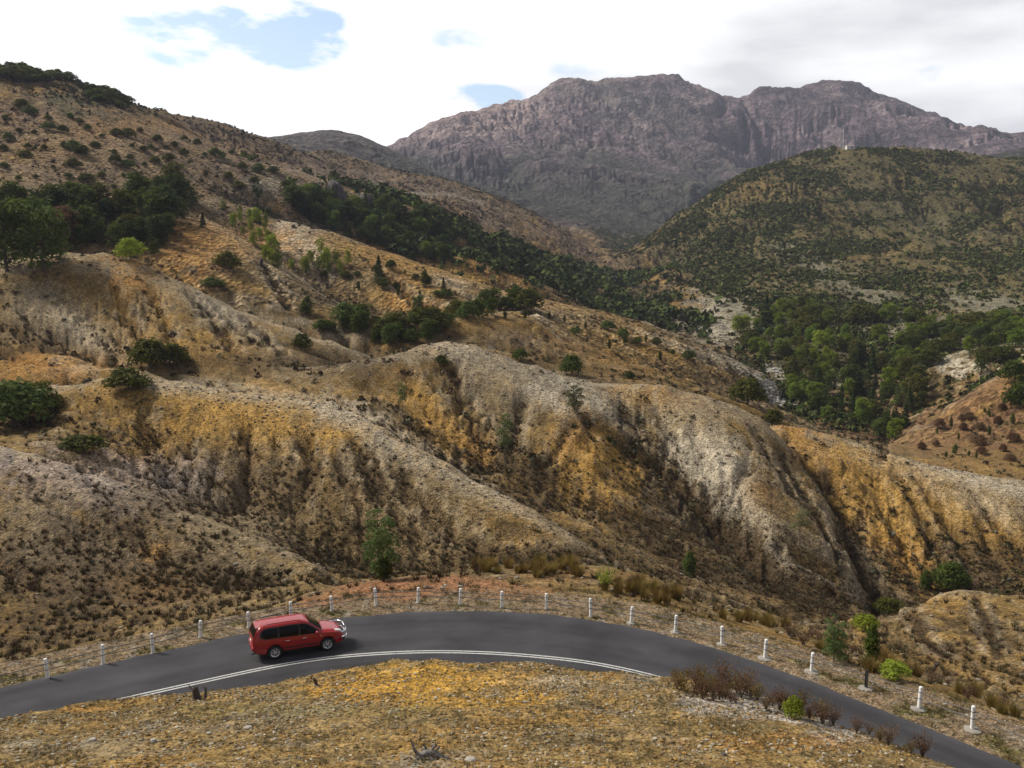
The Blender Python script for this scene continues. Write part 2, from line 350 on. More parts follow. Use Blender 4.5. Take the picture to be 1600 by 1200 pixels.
dz = -.14 * (1 - np.minimum(np.abs(st0), 1.2)) * fade(110, 190) * grow(50, 70) - .26 * r1 * fade(140, 260) * grow(45, 70) - .75 * r2 * fade(300, 700) * grow(60, 95) - 1.2 * r3 * grow(95, 170) * fade(1200, 2000)
dz += -6.5 * r4 * grow(330, 800) - 24 * r5 * grow(1100, 1900)
dz += -2.2 * r3 * grow(800, 1500) - 85 * (1 - np.minimum(np.abs(st6) * .8, 1.2)) * grow(1200, 2000) - 3 * (1 - np.minimum(np.abs(st7) * .9, 1.2)) * grow(1000, 1500)
dz *= (.15 + .85 * steep) * (1 - .85 * smooth(.1, 1.1, -HOL))
dz += fbm(X / 9, Y / 9, 5, 21) * .40 * grow(52, 90) + fbm(X / 60, Y / 60, 5, 22, .55) * 4.5 * grow(250, 600)
rock = np.abs(fbm(X / 260, Y / 260, 6, 23, .5))
dz += (rock - .22) * 42 * grow(1300, 2200)
dz += fbm(X / 1.7, Y / 1.7, 4, 24) * (.07 + .09 * (RR < 45)) * (RR < 140) + fbm(X / .45, Y / .45, 3, 25) * .05 * (RR < 75)
# ---- running water: gather the flow downhill and let it cut its channels
rows = np.where(lrs > math.log(58))[0]; colsel = np.where(np.abs(azs) < .72)[0]
ws = (slice(colsel[0], colsel[-1] + 1), slice(rows[0], rows[-1] + 1))
Zf = (Z + dz)[sub][ws]; Zf = blur(Zf, 1) - .75 * X[sub][ws] * (AZ[sub][ws] < .40) * (RR[sub][ws] < 420); RF = RR[sub][ws]; Xf, Yf = X[sub][ws], Y[sub][ws]
nA, nL = Zf.shape; best = np.zeros(Zf.shape); tgt = np.full(Zf.shape, -1, dtype=np.int64); idx = np.arange(Zf.size).reshape(Zf.shape)
for di in range(-3, 4):
    for dj in (-1, 0, 1):
        if (di, dj) == (0, 0) or (dj == 0 and abs(di) > 1): continue
        s0 = (slice(max(0, -di), nA - max(0, di)), slice(max(0, -dj), nL - max(0, dj))); s1 = (slice(max(0, di), nA - max(0, -di)), slice(max(0, dj), nL - max(0, -dj)))
        g_ = (Zf[s0] - Zf[s1]) / (np.hypot(Xf[s0] - Xf[s1], Yf[s0] - Yf[s1]) + 1e-6); u_ = g_ > best[s0]
        best[s0] = np.where(u_, g_, best[s0]); tgt[s0] = np.where(u_, idx[s1], tgt[s0])
acc = (np.gradient(azs[ws[0]])[:, None] / .0043 * np.ones((1, nL))).ravel().tolist(); tl = tgt.ravel().tolist()
for k in np.argsort(-Zf.ravel()).tolist():
    t_ = tl[k]
    if t_ >= 0: acc[t_] += acc[k]
acc = np.array(acc).reshape(Zf.shape)
ca = smooth(math.log(18), math.log(500), np.log(acc)); cb = smooth(math.log(90), math.log(1500), np.log(acc))
wide_ = np.clip(blur(ca, 1) * 2.2, 0, 1); wide2 = np.clip(blur(cb, 2) * 3.0, 0, 1); cut = np.zeros_like(X[sub]); chn = np.zeros_like(cut); chs = np.zeros_like(cut)
cut[ws] = (.0034 * wide_ + .0080 * wide2) * RF; chn[ws] = np.clip(.45 * wide_ + .9 * wide2, 0, 1); chs[ws] = np.clip(blur(ca, 3) * 2 - wide_, 0, 1)
CH, CHS = up2(chn), up2(chs)
dz -= up2(cut) * (.25 + .75 * steep) * grow(62, 75)
dz += (np.abs(fbm(X / 75, Y / 75, 4, 27)) - .2) * 13 * grow(1700, 2400)
# ---- the road bench
far_px = [(-260,1128),(-120,1103),(0,1075),(100,1051),(200,1030),(300,1008),(390,988),(470,973),(540,964),(620,957),(700,954),(780,955),(860,960),(940,970),(1020,986),(1100,1008),(1180,1033),(1260,1062),(1340,1093),(1420,1125),(1500,1158),(1600,1199),(1740,1262)]
mid_px = [(165,1098),(300,1067),(400,1045),(500,1029),(600,1020),(690,1018),(780,1021),(860,1029),(940,1040),(1040,1057)]
def spline(pp, step):
    pp = np.array(pp); d = np.r_[0, np.cumsum(np.hypot(*np.diff(pp, axis=0).T))]
    t = np.arange(0, d[-1], .25); q = np.stack([np.interp(t, d, pp[:, i]) for i in (0, 1)], 1)
    for _ in range(60):
        q[1:-1] = .5 * q[1:-1] + .25 * (q[:-2] + q[2:])
    d = np.r_[0, np.cumsum(np.hypot(*np.diff(q, axis=0).T))]; t = np.linspace(0, d[-1], int(d[-1] / step))
    return np.stack([np.interp(t, d, q[:, i]) for i in (0, 1)], 1)
EDGE = spline([hitz(*p)[:2] for p in far_px], .4)
MID = spline([hitz(*p)[:2] for p in mid_px], .3)
tg = np.gradient(EDGE, axis=0); tg /= np.linalg.norm(tg, axis=1)[:, None]
NRM = np.stack([tg[:, 1], -tg[:, 0]], 1)                     # towards the camera
wd = []
for p, nn, t in zip(EDGE, NRM, tg):
    rel = MID - p; s = np.abs(rel @ t); k = s.argmin()
    wd.append((rel[k] @ nn) if s[k] < .3 else np.nan)
wd = np.array(wd); ok = ~np.isnan(wd)
LANE = np.interp(np.arange(len(wd)), np.where(ok)[0], wd[ok])
kl = np.where(ok)[0]; past = (np.arange(len(wd)) - kl[-1]) * .4; LANE = LANE + (4.1 - LANE) * smooth(-1, 9, past)          # the bend's extra width runs out
ker = np.ones(31) / 31; LANE = np.convolve(np.pad(LANE, 15, mode='edge'), ker, 'valid')
WIDE = LANE * 1.86
sel = np.where((RR > 20) & (RR < 95) & (np.abs(AZ) < 1.2))
px_, py_ = X[sel], Y[sel]; tt = np.empty(len(px_)); wf = np.empty(len(px_))
ex, ey = EDGE.T.astype(np.float32)
for i in range(0, len(px_), 40000):
    s = slice(i, i + 40000)
    k = ((px_[s, None].astype(np.float32) - ex) ** 2 + (py_[s, None].astype(np.float32) - ey) ** 2).argmin(1)
    tt[s] = (px_[s] - EDGE[k, 0]) * NRM[k, 0] + (py_[s] - EDGE[k, 1]) * NRM[k, 1]; wf[s] = WIDE[k]
zz = (Z + dz)[sel]
lump = fbm(px_ / 2.3, py_ / 2.3, 4, 31) * .10
inn = np.clip((tt - wf - .4) / 2.2, 0, 1); out = np.clip((-tt - 3.0) / 2.6, 0, 1)
sh = np.clip((-tt) / .5, 0, 1)
bench = -.10 + sh * (.05 + lump * .8) 
kk = np.where(tt > wf, smooth(0, 1, inn), np.where(tt < 0, smooth(0, 1, out), 0))
Z = Z + dz
Z[sel] = zz * kk + bench * (1 - kk)
TT = np.full(Z.shape, 1e3); TT[sel] = tt
TW = np.full(Z.shape, 0.); TW[sel] = wf
def ground(x, y):
    return float(bil(Z, np.array([x]), np.array([y]))[0])
def at(px, py):
    """the point of the land that a pixel of the photograph shows"""
    d = ray(px, py); t = np.exp(np.linspace(math.log(8), math.log(4500), 5000))
    x, y, z = d[0] * t, d[1] * t, EYE + d[2] * t
    b = z < bil(Z, x, y)
    k = int(b.argmax()) if b.any() else len(t) - 1
    return np.array([x[k], y[k], float(bil(Z, x[k:k + 1], y[k:k + 1])[0])])
# ---- the gullies one can follow in the photograph: polyline, width, depth (pixels at their distance)
GULLIES = [
 ([(985,665),(1020,710),(1060,745),(1100,782),(1140,832),(1190,885),(1235,922)],34,20),([(955,612),(975,645),(992,672),(1012,705)],14,7),
 ([(1228,678),(1268,728),(1308,775),(1328,830),(1342,880),(1368,928),(1388,962)],30,20),
 ([(1130,812),(1124,795),(1106,750),(1090,700),(1078,660)],14,8),([(1130,810),(1150,765),(1172,722)],12,7),([(1128,806),(1132,760),(1128,720)],9,5),
 ([(778,722),(752,680),(732,640),(714,602),(700,568)],20,12),([(796,738),(800,690),(812,650),(818,610)],16,9),([(905,655),(870,700),(840,740)],14,8),
 ([(215,632),(230,665),(246,698),(268,735),(282,765)],18,11),([(290,672),(300,710),(292,740),(284,768)],14,9),([(366,642),(384,680),(391,720),(388,755),(380,805)],18,11),([(462,655),(480,700),(486,738),(468,780),(458,818)],20,12),
 ([(545,672),(580,740),(622,800),(672,862)],20,11),([(600,712),(635,755),(668,792),(705,832),(760,865)],18,10),([(430,670),(436,720),(430,770)],10,6),([(520,690),(545,760),(580,830),(610,875)],14,8),([(340,690),(335,740),(322,785)],10,6),
 ([(228,440),(245,475),(262,505),(270,540)],12,7),([(280,440),(318,480),(350,522),(372,556)],13,8),([(320,462),(362,500),(402,540)],11,6),([(165,420),(185,470),(215,520),(238,560)],13,7),([(50,425),(90,460),(130,490),(205,550)],15,8),([(370,490),(410,522),(450,556)],10,6),([(20,460),(60,505),(110,550)],12,6),
 ([(1205,682),(1250,758),(1290,828),(1318,885)],16,9),([(1165,655),(1220,735),(1275,812)],12,6),
 ([(1292,715),(1330,800),(1352,862)],14,8),([(1342,718),(1395,800),(1425,880)],16,9),([(1420,735),(1480,815),(1520,890)],15,8),([(1500,752),(1560,820),(1600,870)],13,7),([(1380,720),(1440,800),(1480,870)],11,6),
 ([(90,718),(170,800),(240,865),(300,905)],18,8),([(200,765),(290,835),(380,890)],14,6),([(20,720),(80,800),(130,880),(160,950)],18,8),
 ([(560,398),(605,430),(650,470),(685,500)],12,7),([(660,424),(720,460),(765,482)],10,6),([(395,395),(430,440),(455,490)],12,7),([(760,450),(830,490),(900,540)],12,6),([(880,485),(960,530),(1040,575)],11,6),([(450,370),(490,410),(520,450)],10,5),
 ([(1400,960),(1440,990),(1480,1030)],14,7),([(1520,930),(1540,970),(1560,1030)],14,7),
 ([(620,560),(650,610),(690,660),(730,700)],12,6),([(850,770),(900,800),(960,840)],18,9),([(880,600),(910,640),(930,690)],10,6),([(1000,610),(1030,650),(1060,700)],10,6),
]
RIM = np.zeros(Z.shape); DCH = np.zeros(Z.shape); CZ = np.zeros(Z.shape)
wig = fbm(X / 2.2, Y / 2.2, 3, 181)
for line, wpx, dpx in GULLIES:
    p = np.array([at(*q) for q in line]); D = p[:, 1].mean(); w_ = wpx * D / FPX; dep = 1.35 * dpx * D / FPX
    q = np.concatenate([p[k] + (p[k + 1] - p[k]) * np.linspace(0, 1, 8, endpoint=False)[:, None] for k in range(len(p) - 1)] + [p[-1:]])
    aa = np.arctan2(q[:, 0], q[:, 1]); ll = np.log(np.hypot(q[:, 0], q[:, 1])); mg = 3 * w_ / D
    a0, a1 = np.searchsorted(az, [aa.min() - mg, aa.max() + mg]); l0, l1 = np.searchsorted(lr, [ll.min() - mg, ll.max() + mg]); s = (slice(a0, a1), slice(l0, l1))
    xs_, ys_ = X[s] + wig[s] * w_ * .9, Y[s] + wig[s] * w_ * .9; d = np.full(xs_.shape, 1e9); tpar = np.zeros(xs_.shape)
    for k in range(len(q) - 1):
        a_, b_ = q[k, :2], q[k + 1, :2]; e_ = b_ - a_; L_ = (e_ ** 2).sum() + 1e-9
        t = np.clip(((xs_ - a_[0]) * e_[0] + (ys_ - a_[1]) * e_[1]) / L_, 0, 1); dd = np.hypot(xs_ - a_[0] - t * e_[0], ys_ - a_[1] - t * e_[1])
        u = dd < d; d = np.where(u, dd, d); tpar = np.where(u, (k + t) / (len(q) - 1), tpar)
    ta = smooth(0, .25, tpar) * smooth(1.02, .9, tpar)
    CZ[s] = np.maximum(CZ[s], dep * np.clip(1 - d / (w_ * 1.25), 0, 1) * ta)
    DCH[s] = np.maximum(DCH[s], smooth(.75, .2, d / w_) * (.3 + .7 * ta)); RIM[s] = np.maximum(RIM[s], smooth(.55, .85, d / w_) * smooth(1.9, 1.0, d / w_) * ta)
Z = Z - CZ * (np.abs(TT) > 500)
CH = np.maximum(CH, DCH)
# what the camera side of the land can see (used to leave out plants nobody sees)
ang = (Z - EYE) / RR
rm = np.maximum.accumulate(ang, axis=1)
VIS = ang > rm - .006
VISX = ang >= rm - .0008
# ------------------------------------------------------------------ colours of the bare ground
def c3(*c): return np.array(c, dtype=np.float32)
TAN, GREY, DARK = c3(.200, .132, .050), c3(.225, .180, .115), c3(.050, .033, .017)
YEL, ORA, PALE, RED = c3(.380, .228, .068), c3(.340, .178, .052), c3(.440, .385, .295), c3(.25, .125, .065)
GREEN = c3(.060, .075, .028)
C = np.empty(Z.shape + (3,), dtype=np.float32); C[:] = TAN
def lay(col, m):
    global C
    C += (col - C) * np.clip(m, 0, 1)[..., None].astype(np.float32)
f1 = fbm(X / 26, Y / 26, 5, 41); f2 = fbm(X / 11, Y / 11, 5, 42); f3 = fbm(X / 4, Y / 4, 4, 43); f4 = fbm(X / 90, Y / 90, 5, 44)
lay(GREY, smooth(-.1, .55, f1 + .25 * st3 * .5) * .42)
lay(DARK, smooth(.1, .7, f2 + .12 * st2) * .48)
lay(YEL, smooth(.0, .7, -f1 + .5 * f3 + .1 * st2) * .5)
# ground with heath on it is brown, rill and gully bottoms are darker, rims and some streaks paler
lay(DARK, smooth(.55, 1.0, r2) * .40 * fade(300, 600)); lay(DARK, smooth(.5, 1.0, r3) * .35 * grow(90, 140))
lay(DARK, smooth(.5, 1.4, st0) * .34 * fade(130, 240)); lay(PALE * .8, smooth(.8, 1.8, -st0) * .30 * fade(130, 240))
lay(GREY, smooth(.9, 1.7, st1) * .35 * fade(200, 400)); lay(YEL * .9, smooth(1.0, 2.0, -st2) * .35 * fade(350, 700))
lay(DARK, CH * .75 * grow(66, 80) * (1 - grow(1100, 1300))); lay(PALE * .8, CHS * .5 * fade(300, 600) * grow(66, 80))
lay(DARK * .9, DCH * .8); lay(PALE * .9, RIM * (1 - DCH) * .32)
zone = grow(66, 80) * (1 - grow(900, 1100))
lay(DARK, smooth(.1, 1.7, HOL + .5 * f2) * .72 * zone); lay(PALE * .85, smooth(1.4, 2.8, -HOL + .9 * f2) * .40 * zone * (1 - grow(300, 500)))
# stains, bare scars, dark patches and the mountain's painted sunlit ridge:  px, py, half width, half height, tilt (deg, clockwise), colour, strength
STAINS_AND_LIGHT = [
 (560,650,40,14,24,PALE,.9),(1120,720,44,70,-10,PALE,.75),(1080,660,60,24,25,c3(.33,.25,.14),.8),(860,600,110,30,14,c3(.30,.27,.22),.75),(120,500,120,20,30,c3(.36,.31,.22),.7),(40,480,60,30,30,c3(.36,.31,.22),.6),(1480,745,160,14,14,PALE,.6),(640,690,100,8,32,PALE,.7),(310,605,90,9,8,PALE,.6),(250,780,150,16,24,c3(.32,.29,.25),.5),(450,700,30,60,10,c3(.33,.27,.17),.4),
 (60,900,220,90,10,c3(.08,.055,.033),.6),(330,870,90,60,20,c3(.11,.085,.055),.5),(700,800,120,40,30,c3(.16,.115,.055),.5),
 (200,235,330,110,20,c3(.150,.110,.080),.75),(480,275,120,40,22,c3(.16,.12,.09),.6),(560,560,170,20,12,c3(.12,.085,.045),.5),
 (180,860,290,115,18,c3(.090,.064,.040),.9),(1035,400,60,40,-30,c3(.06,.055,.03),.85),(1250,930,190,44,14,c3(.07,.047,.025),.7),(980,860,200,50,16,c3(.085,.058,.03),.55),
 (150,480,200,60,24,YEL,.5),(420,800,160,60,14,c3(.20,.145,.07),.6),(620,860,120,30,10,c3(.20,.145,.07),.6),
 (410,655,170,50,10,YEL,1.0),(330,650,70,40,0,YEL,.8),(240,700,70,60,30,YEL,.55),(540,680,60,22,-10,YEL,.85),(330,730,40,26,0,GREY,.5),(450,740,200,36,8,DARK,.40),(400,770,120,60,10,c3(.16,.11,.06),.6),
 (640,800,150,70,30,c3(.20,.14,.075),.55),(560,640,90,14,28,PALE,.75),(480,622,120,9,3,PALE,.5),(700,725,150,10,32,PALE,.5),(320,600,60,10,10,PALE,.5),
 (100,575,70,30,10,ORA,.9),(40,570,60,24,0,ORA,.8),(110,510,110,24,30,PALE,.55),(60,490,80,16,32,GREY,.6),(210,440,48,28,15,ORA,.95),(260,465,60,30,25,YEL,.5),(340,490,130,13,24,PALE,.55),(330,540,130,34,22,YEL,.45),(470,520,90,10,18,PALE,.4),
 (100,440,70,30,20,DARK,.35),(680,650,110,34,38,YEL,.95),(740,700,40,20,40,ORA,.6),(720,545,60,14,10,PALE,.55),(790,620,60,70,35,GREY,.55),(840,590,120,22,15,GREY,.5),(860,625,40,14,38,PALE,.7),(940,640,90,14,38,PALE,.6),(1010,700,70,12,42,GREY,.5),
 (935,725,75,58,20,YEL,1.0),(900,690,34,34,0,ORA,.5),(920,790,60,40,10,YEL,.5),(1010,790,40,30,0,DARK,.3),(1000,840,110,26,30,DARK,.45),
 (1040,625,60,20,10,ORA,.6),(1000,620,40,20,10,YEL,.5),(1110,690,70,50,40,PALE,.55),(1140,760,50,40,40,PALE,.6),(1090,650,60,20,20,GREY,.6),(1200,720,50,80,-20,GREY,.45),(1190,770,30,30,0,ORA,.5),(1230,790,60,30,40,DARK,.4),
 (1240,668,26,10,10,ORA,.95),(1300,720,60,34,35,ORA,.5),(1380,720,90,16,16,YEL,.7),(1380,820,50,90,-15,YEL,.85),(1440,790,150,60,25,YEL,.7),(1400,870,40,40,0,ORA,.5),(1490,740,80,14,16,PALE,.45),(1550,790,90,24,18,PALE,.4),(1340,860,16,60,-20,GREY,.5),(1520,850,80,30,25,DARK,.45),(1480,900,90,20,0,DARK,.4),(1580,880,60,30,10,DARK,.5),
 (1460,945,60,16,-10,YEL,.45),(1530,985,90,34,0,DARK,.5),(1180,880,120,30,28,DARK,.6),(1270,925,90,26,20,DARK,.6),
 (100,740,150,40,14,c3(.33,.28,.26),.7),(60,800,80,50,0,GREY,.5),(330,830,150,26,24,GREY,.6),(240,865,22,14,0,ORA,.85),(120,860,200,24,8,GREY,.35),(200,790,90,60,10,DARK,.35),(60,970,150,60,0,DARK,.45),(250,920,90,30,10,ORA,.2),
 (460,370,44,26,48,PALE,1.0),(440,350,20,14,0,PALE,.9),(490,400,40,16,40,PALE,.8),(330,370,80,26,14,ORA,.75),(300,400,50,30,0,ORA,.6),(370,385,80,10,20,YEL,.4),(590,385,60,12,18,YEL,.5),(620,420,80,26,30,ORA,.45),(640,475,50,14,10,ORA,.7),(720,430,60,12,14,YEL,.8),(700,440,40,8,14,PALE,.5),(810,440,60,14,30,ORA,.5),(740,400,60,14,25,ORA,.7),
 (740,505,60,18,0,YEL,.6),(810,530,60,16,10,c3(.09,.06,.04),.9),(560,520,120,18,8,DARK,.6),(690,520,60,20,0,DARK,.5),(400,570,120,20,4,DARK,.75),(560,570,80,20,15,DARK,.6),(500,560,50,14,0,DARK,.5),
 (880,490,120,14,14,PALE,.3),(1000,530,150,30,18,YEL,.5),(1080,550,110,12,18,PALE,.55),(1160,575,36,10,20,PALE,.8),(930,550,100,30,18,ORA,.35),(1080,590,70,16,15,DARK,.5),(1130,600,40,16,20,DARK,.5),
 (1212,580,14,14,30,PALE,1.3),(1206,610,16,14,0,PALE,1.2),(1215,632,22,10,0,PALE,1.3),(1310,600,12,14,50,c3(.45,.40,.28),1.1),(1495,570,24,9,-25,PALE*1.25,1.4),(1478,582,8,10,0,PALE*1.25,1.4),(1140,485,58,36,-20,PALE*.85,1.1),(1110,510,58,30,0,PALE*.85,1.1),(1255,400,34,33,0,PALE*.85,1.1),(1320,440,43,24,0,PALE*.85,1.1),(1378,470,34,27,0,PALE*.85,1.1),(1570,480,72,30,-20,PALE*.85,1.1),(1200,440,20,30,0,GREY,.5),(1400,520,87,24,-10,PALE*.85,1.1),(1500,365,24,22,0,GREY,.5),(1360,300,110,36,20,c3(.22,.17,.10),.7),(1290,280,16,60,4,c3(.30,.2,.11),.7),(1580,350,40,12,30,YEL,.4),(1010,405,8,12,0,ORA,.4),(1170,270,60,10,-25,TAN,.5),
 (1500,670,90,50,-20,c3(.17,.095,.05),.9),(1560,620,80,40,-20,c3(.17,.095,.05),.9),(1450,700,60,24,-10,c3(.2,.12,.06),.7),(1540,720,60,20,0,TAN,.6),
 (180,230,90,70,30,c3(.26,.18,.10),.4),(170,200,40,60,40,ORA,.3),(60,330,30,30,0,GREY,.5),(390,300,30,24,40,GREY,.8),(410,290,26,10,0,PALE,.5),(240,330,30,20,0,GREY,.5),(220,270,90,24,30,GREY,.3),(30,190,60,60,20,c3(.19,.125,.085),.6),(100,130,120,16,8,DARK,.7),(170,150,44,16,25,GREEN,.8),(470,280,60,16,20,GREY,.4),(560,275,50,20,20,c3(.36,.27,.19),.8),(585,290,14,14,0,PALE,.6),(650,290,100,14,8,c3(.2,.14,.11),.6),(780,325,80,8,24,GREY,.5),(760,340,60,20,30,c3(.3,.24,.2),.5),(880,370,60,20,25,c3(.24,.17,.13),.5),
 (540,213,26,5,20,PALE,.5),(530,230,90,14,0,c3(.13,.1,.08),.7),
 (955,445,70,26,10,c3(.05,.05,.028),.9),(900,385,80,20,25,c3(.12,.09,.07),.8),(985,400,30,16,-30,c3(.06,.055,.03),.9),
 (665,304,80,3,2,PALE,1.0),(735,311,30,3,14,PALE,.8),
 (690,205,90,24,-15,c3(.40,.29,.24),.9),(760,190,80,20,-10,c3(.42,.30,.24),.8),(660,230,60,18,0,c3(.36,.27,.24),.7),  # sunlight on the mountain's left ridge, painted as paler colour
]
NZ = fbm(X / 3.1, Y / 3.1, 5, 51)
NQ = fbm(AZ * 60, LR * 45, 5, 52, .6)          # break up stain outlines at the size they have
for (px, py, hw, hh, tilt, col, st) in STAINS_AND_LIGHT:
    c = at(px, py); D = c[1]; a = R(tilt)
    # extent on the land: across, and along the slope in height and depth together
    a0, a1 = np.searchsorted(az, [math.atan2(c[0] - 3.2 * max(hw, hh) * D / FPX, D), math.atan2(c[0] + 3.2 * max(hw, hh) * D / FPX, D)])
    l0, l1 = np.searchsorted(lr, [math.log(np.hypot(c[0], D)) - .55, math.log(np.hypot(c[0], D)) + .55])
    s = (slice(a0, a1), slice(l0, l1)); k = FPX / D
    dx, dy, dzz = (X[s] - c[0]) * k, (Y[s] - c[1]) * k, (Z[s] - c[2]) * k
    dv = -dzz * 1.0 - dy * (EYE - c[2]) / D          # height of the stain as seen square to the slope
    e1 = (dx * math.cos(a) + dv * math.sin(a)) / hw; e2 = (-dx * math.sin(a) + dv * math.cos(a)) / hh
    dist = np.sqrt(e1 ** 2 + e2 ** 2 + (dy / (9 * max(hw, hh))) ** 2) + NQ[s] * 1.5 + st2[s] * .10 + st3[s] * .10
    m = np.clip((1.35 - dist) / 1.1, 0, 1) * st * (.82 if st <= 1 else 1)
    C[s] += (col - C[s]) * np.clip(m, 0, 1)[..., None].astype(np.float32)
# far country: brown scrub ground, the right hill, the mountain
hillm = smooth(.02, .10, AZ - .16 + .12 * (LR - 6.2)) * grow(285, 380) * (1 - grow(1280, 1400))
lay(c3(.074, .076, .036), hillm * .66 * (1 - .6 * smooth(.25, .6, f4 + .4 * f1)))
lay(c3(.11, .08, .055), grow(520, 640) * (1 - grow(1000, 1200)) * smooth(.1, -.05, AZ) * .6)
mt = grow(1080, 1300)
mn = fbm(X / 120, Y / 120, 6, 61, .6)
lay(c3(.120, .088, .096), mt)
lay(c3(.27, .215, .20), mt * smooth(.0, .8, .8 * mn + .10 * np.abs(st7) + .15 * np.abs(st6) - .15) * .8)
lay(c3(.045, .036, .040), mt * smooth(.1, .55, -mn + .12 * st5 + .04 * st7) * .8)
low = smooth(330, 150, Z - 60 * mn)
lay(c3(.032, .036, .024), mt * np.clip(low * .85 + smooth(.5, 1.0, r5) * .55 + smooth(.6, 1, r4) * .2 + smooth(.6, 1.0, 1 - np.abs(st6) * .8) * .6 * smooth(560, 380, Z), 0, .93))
lay(c3(.34, .245, .215), mt * smooth(.10, -.10, AZ) * smooth(300, 440, Z + 90 * mn + 20 * st7) * .75)  # sunlit left flank: the light is painted into the rock colour
# foreground knoll
kn = (RR < 42) & (TT > 0) | (RR < 30)
K = kn * smooth(0, .6, np.where(TT < 900, TT - TW, 3))
lay(c3(.245, .168, .070), K * .85)
lay(c3(.28, .165, .05), K * smooth(.0, .45, f3 + .2 * perlin(X / 7, Y / 7, 71)) * .7)
lay(c3(.22, .20, .16), K * smooth(.05, .5, fbm(X / 3.3, Y / 3.3, 5, 72)) * .85)
lay(c3(.10, .078, .038), K * smooth(.0, .5, fbm(X / 2.1, Y / 2.1, 5, 73)) * .7)
for (px, py, hw, hh, col, st) in [(650,1062,170,24,c3(.38,.22,.05),.95),(700,1090,200,14,c3(.37,.215,.05),.8),(800,1060,90,12,YEL,.7),(560,1075,60,14,c3(.37,.21,.05),.8),(130,1108,40,7,ORA,.8),(870,1062,60,8,PALE,.5),(950,1070,80,10,GREY,.5),(1180,1100,120,24,c3(.34,.31,.28),.8),(1320,1140,90,22,c3(.36,.33,.30),.8),(1230,1160,160,16,ORA,.55),(150,1170,130,20,GREY,.5),(380,1135,90,9,GREY,.7),(900,1150,160,14,GREY,.3),(400,1110,260,10,c3(.2,.16,.06),.6)]:
    c = at(px, py); k = FPX / c[1]
    dx = (X - c[0]) * k / hw; dv = (-(Z - c[2]) - (Y - c[1]) * (EYE - c[2]) / c[1]) * k / hh
    lay(col, np.clip((1.3 - np.sqrt(dx ** 2 + dv ** 2) + fbm(X / 1.3, Y / 1.3, 4, 74) * 1.4) / .7, 0, 1) * st * (RR < 45))
# gravel verge, mossy strip next to the tar, red bank outside the bend
vg = smooth(4.6, 3.0, -TT) * (TT < .6) + 0.
lay(c3(.20, .145, .092), vg * .9)
lay(c3(.23, .205, .17), vg * smooth(.1, .4, fbm(X / .9, Y / .9, 4, 81)) * .6)
lay(c3(.12, .11, .035), vg * smooth(.0, .35, fbm(X / 1.6, Y / 1.6, 4, 82)) * smooth(2.2, .3, np.abs(TT + 1.0)) * .75)
for (px, py, hw, hh, st) in [(600,920,110,16,.9),(700,910,90,14,.9),(500,938,60,10,.8),(790,925,60,14,.5),(900,900,120,12,.25)]:
    c = at(px, py); k = FPX / c[1]
    dx = (X - c[0]) * k / hw; dv = (-(Z - c[2]) - (Y - c[1]) * (EYE - c[2]) / c[1]) * k / hh
    lay(RED, np.clip((1.3 - np.sqrt(dx ** 2 + dv ** 2) + f3 * .8) / .7, 0, 1) * st * (RR > 45) * (RR < 75))
C *= (1 + .30 * fbm(X / 1.1, Y / 1.1, 3, 91) * fade(150, 260) + .22 * NQ)[..., None]
lum = (C @ np.array([.3, .6, .1], dtype=np.float32))[..., None]; C = lum + (C - lum) * (1.05 - .05 * grow(800, 1100))[..., None].astype(np.float32)
C = np.clip(C, .010, .8)
# ------------------------------------------------------------------ materials
def mat(name, col=(.5, .5, .5), rough=.6, metal=0., **kw):
    m = bpy.data.materials.new(name); m.use_nodes = True
    b = m.node_tree.nodes['Principled BSDF']
    b.inputs['Base Color'].default_value = (*col, 1); b.inputs['Roughness'].default_value = rough; b.inputs['Metallic'].default_value = metal
    for k, v in kw.items(): b.inputs[k].default_value = v
    return m
class G:
    """small node graph writer on a material"""
    def __init__(s, m): s.t = m.node_tree; s.b = s.t.nodes['Principled BSDF']
    def n(s, t, ins={}, **kw):
        o = s.t.nodes.new(t)
        for k, v in kw.items(): setattr(o, k, v)
        for k, v in ins.items():
            if hasattr(v, 'is_linked') or isinstance(v, bpy.types.NodeSocket): s.t.links.new(v, o.inputs[k])
            else: o.inputs[k].default_value = v
        return o
    def noise(s, scale, detail=4, rough=.55, vec=None, fac=True):
        o = s.n('ShaderNodeTexNoise', {'Scale': scale, 'Detail': detail, 'Roughness': rough})
        if vec: s.t.links.new(vec, o.inputs['Vector'])
        return o.outputs['Fac' if fac else 'Color']
    def rng(s, v, a, b, c, d): return s.n('ShaderNodeMapRange', {'Value': v, 'From Min': a, 'From Max': b, 'To Min': c, 'To Max': d}).outputs[0]
    def mul(s, a, b): return s.n('ShaderNodeMath', {0: a, 1: b}, operation='MULTIPLY').outputs[0]
    def tint(s, col, v):
        o = s.n('ShaderNodeVectorMath', operation='SCALE')
        s.t.links.new(col, o.inputs[0]); s.t.links.new(v, o.inputs['Scale']); return o.outputs[0]
    def mix(s, f, a, b):
        o = s.n('ShaderNodeMix', data_type='RGBA')
        for k, v in (('Factor', f), ('A', a), ('B', b)):
            if isinstance(v, bpy.types.NodeSocket): s.t.links.new(v, o.inputs[k])
            elif k == 'Factor': o.inputs[k].default_value = v
            else: o.inputs[k].default_value = (*v, 1)
        return o.outputs['Result']
    def base(s, c): s.t.links.new(c, s.b.inputs['Base Color'])
    def bump(s, h, dist, strength=1.0):
        o = s.n('ShaderNodeBump', {'Height': h, 'Distance': dist, 'Strength': strength}); s.t.links.new(o.outputs[0], s.b.inputs['Normal'])
M = {}
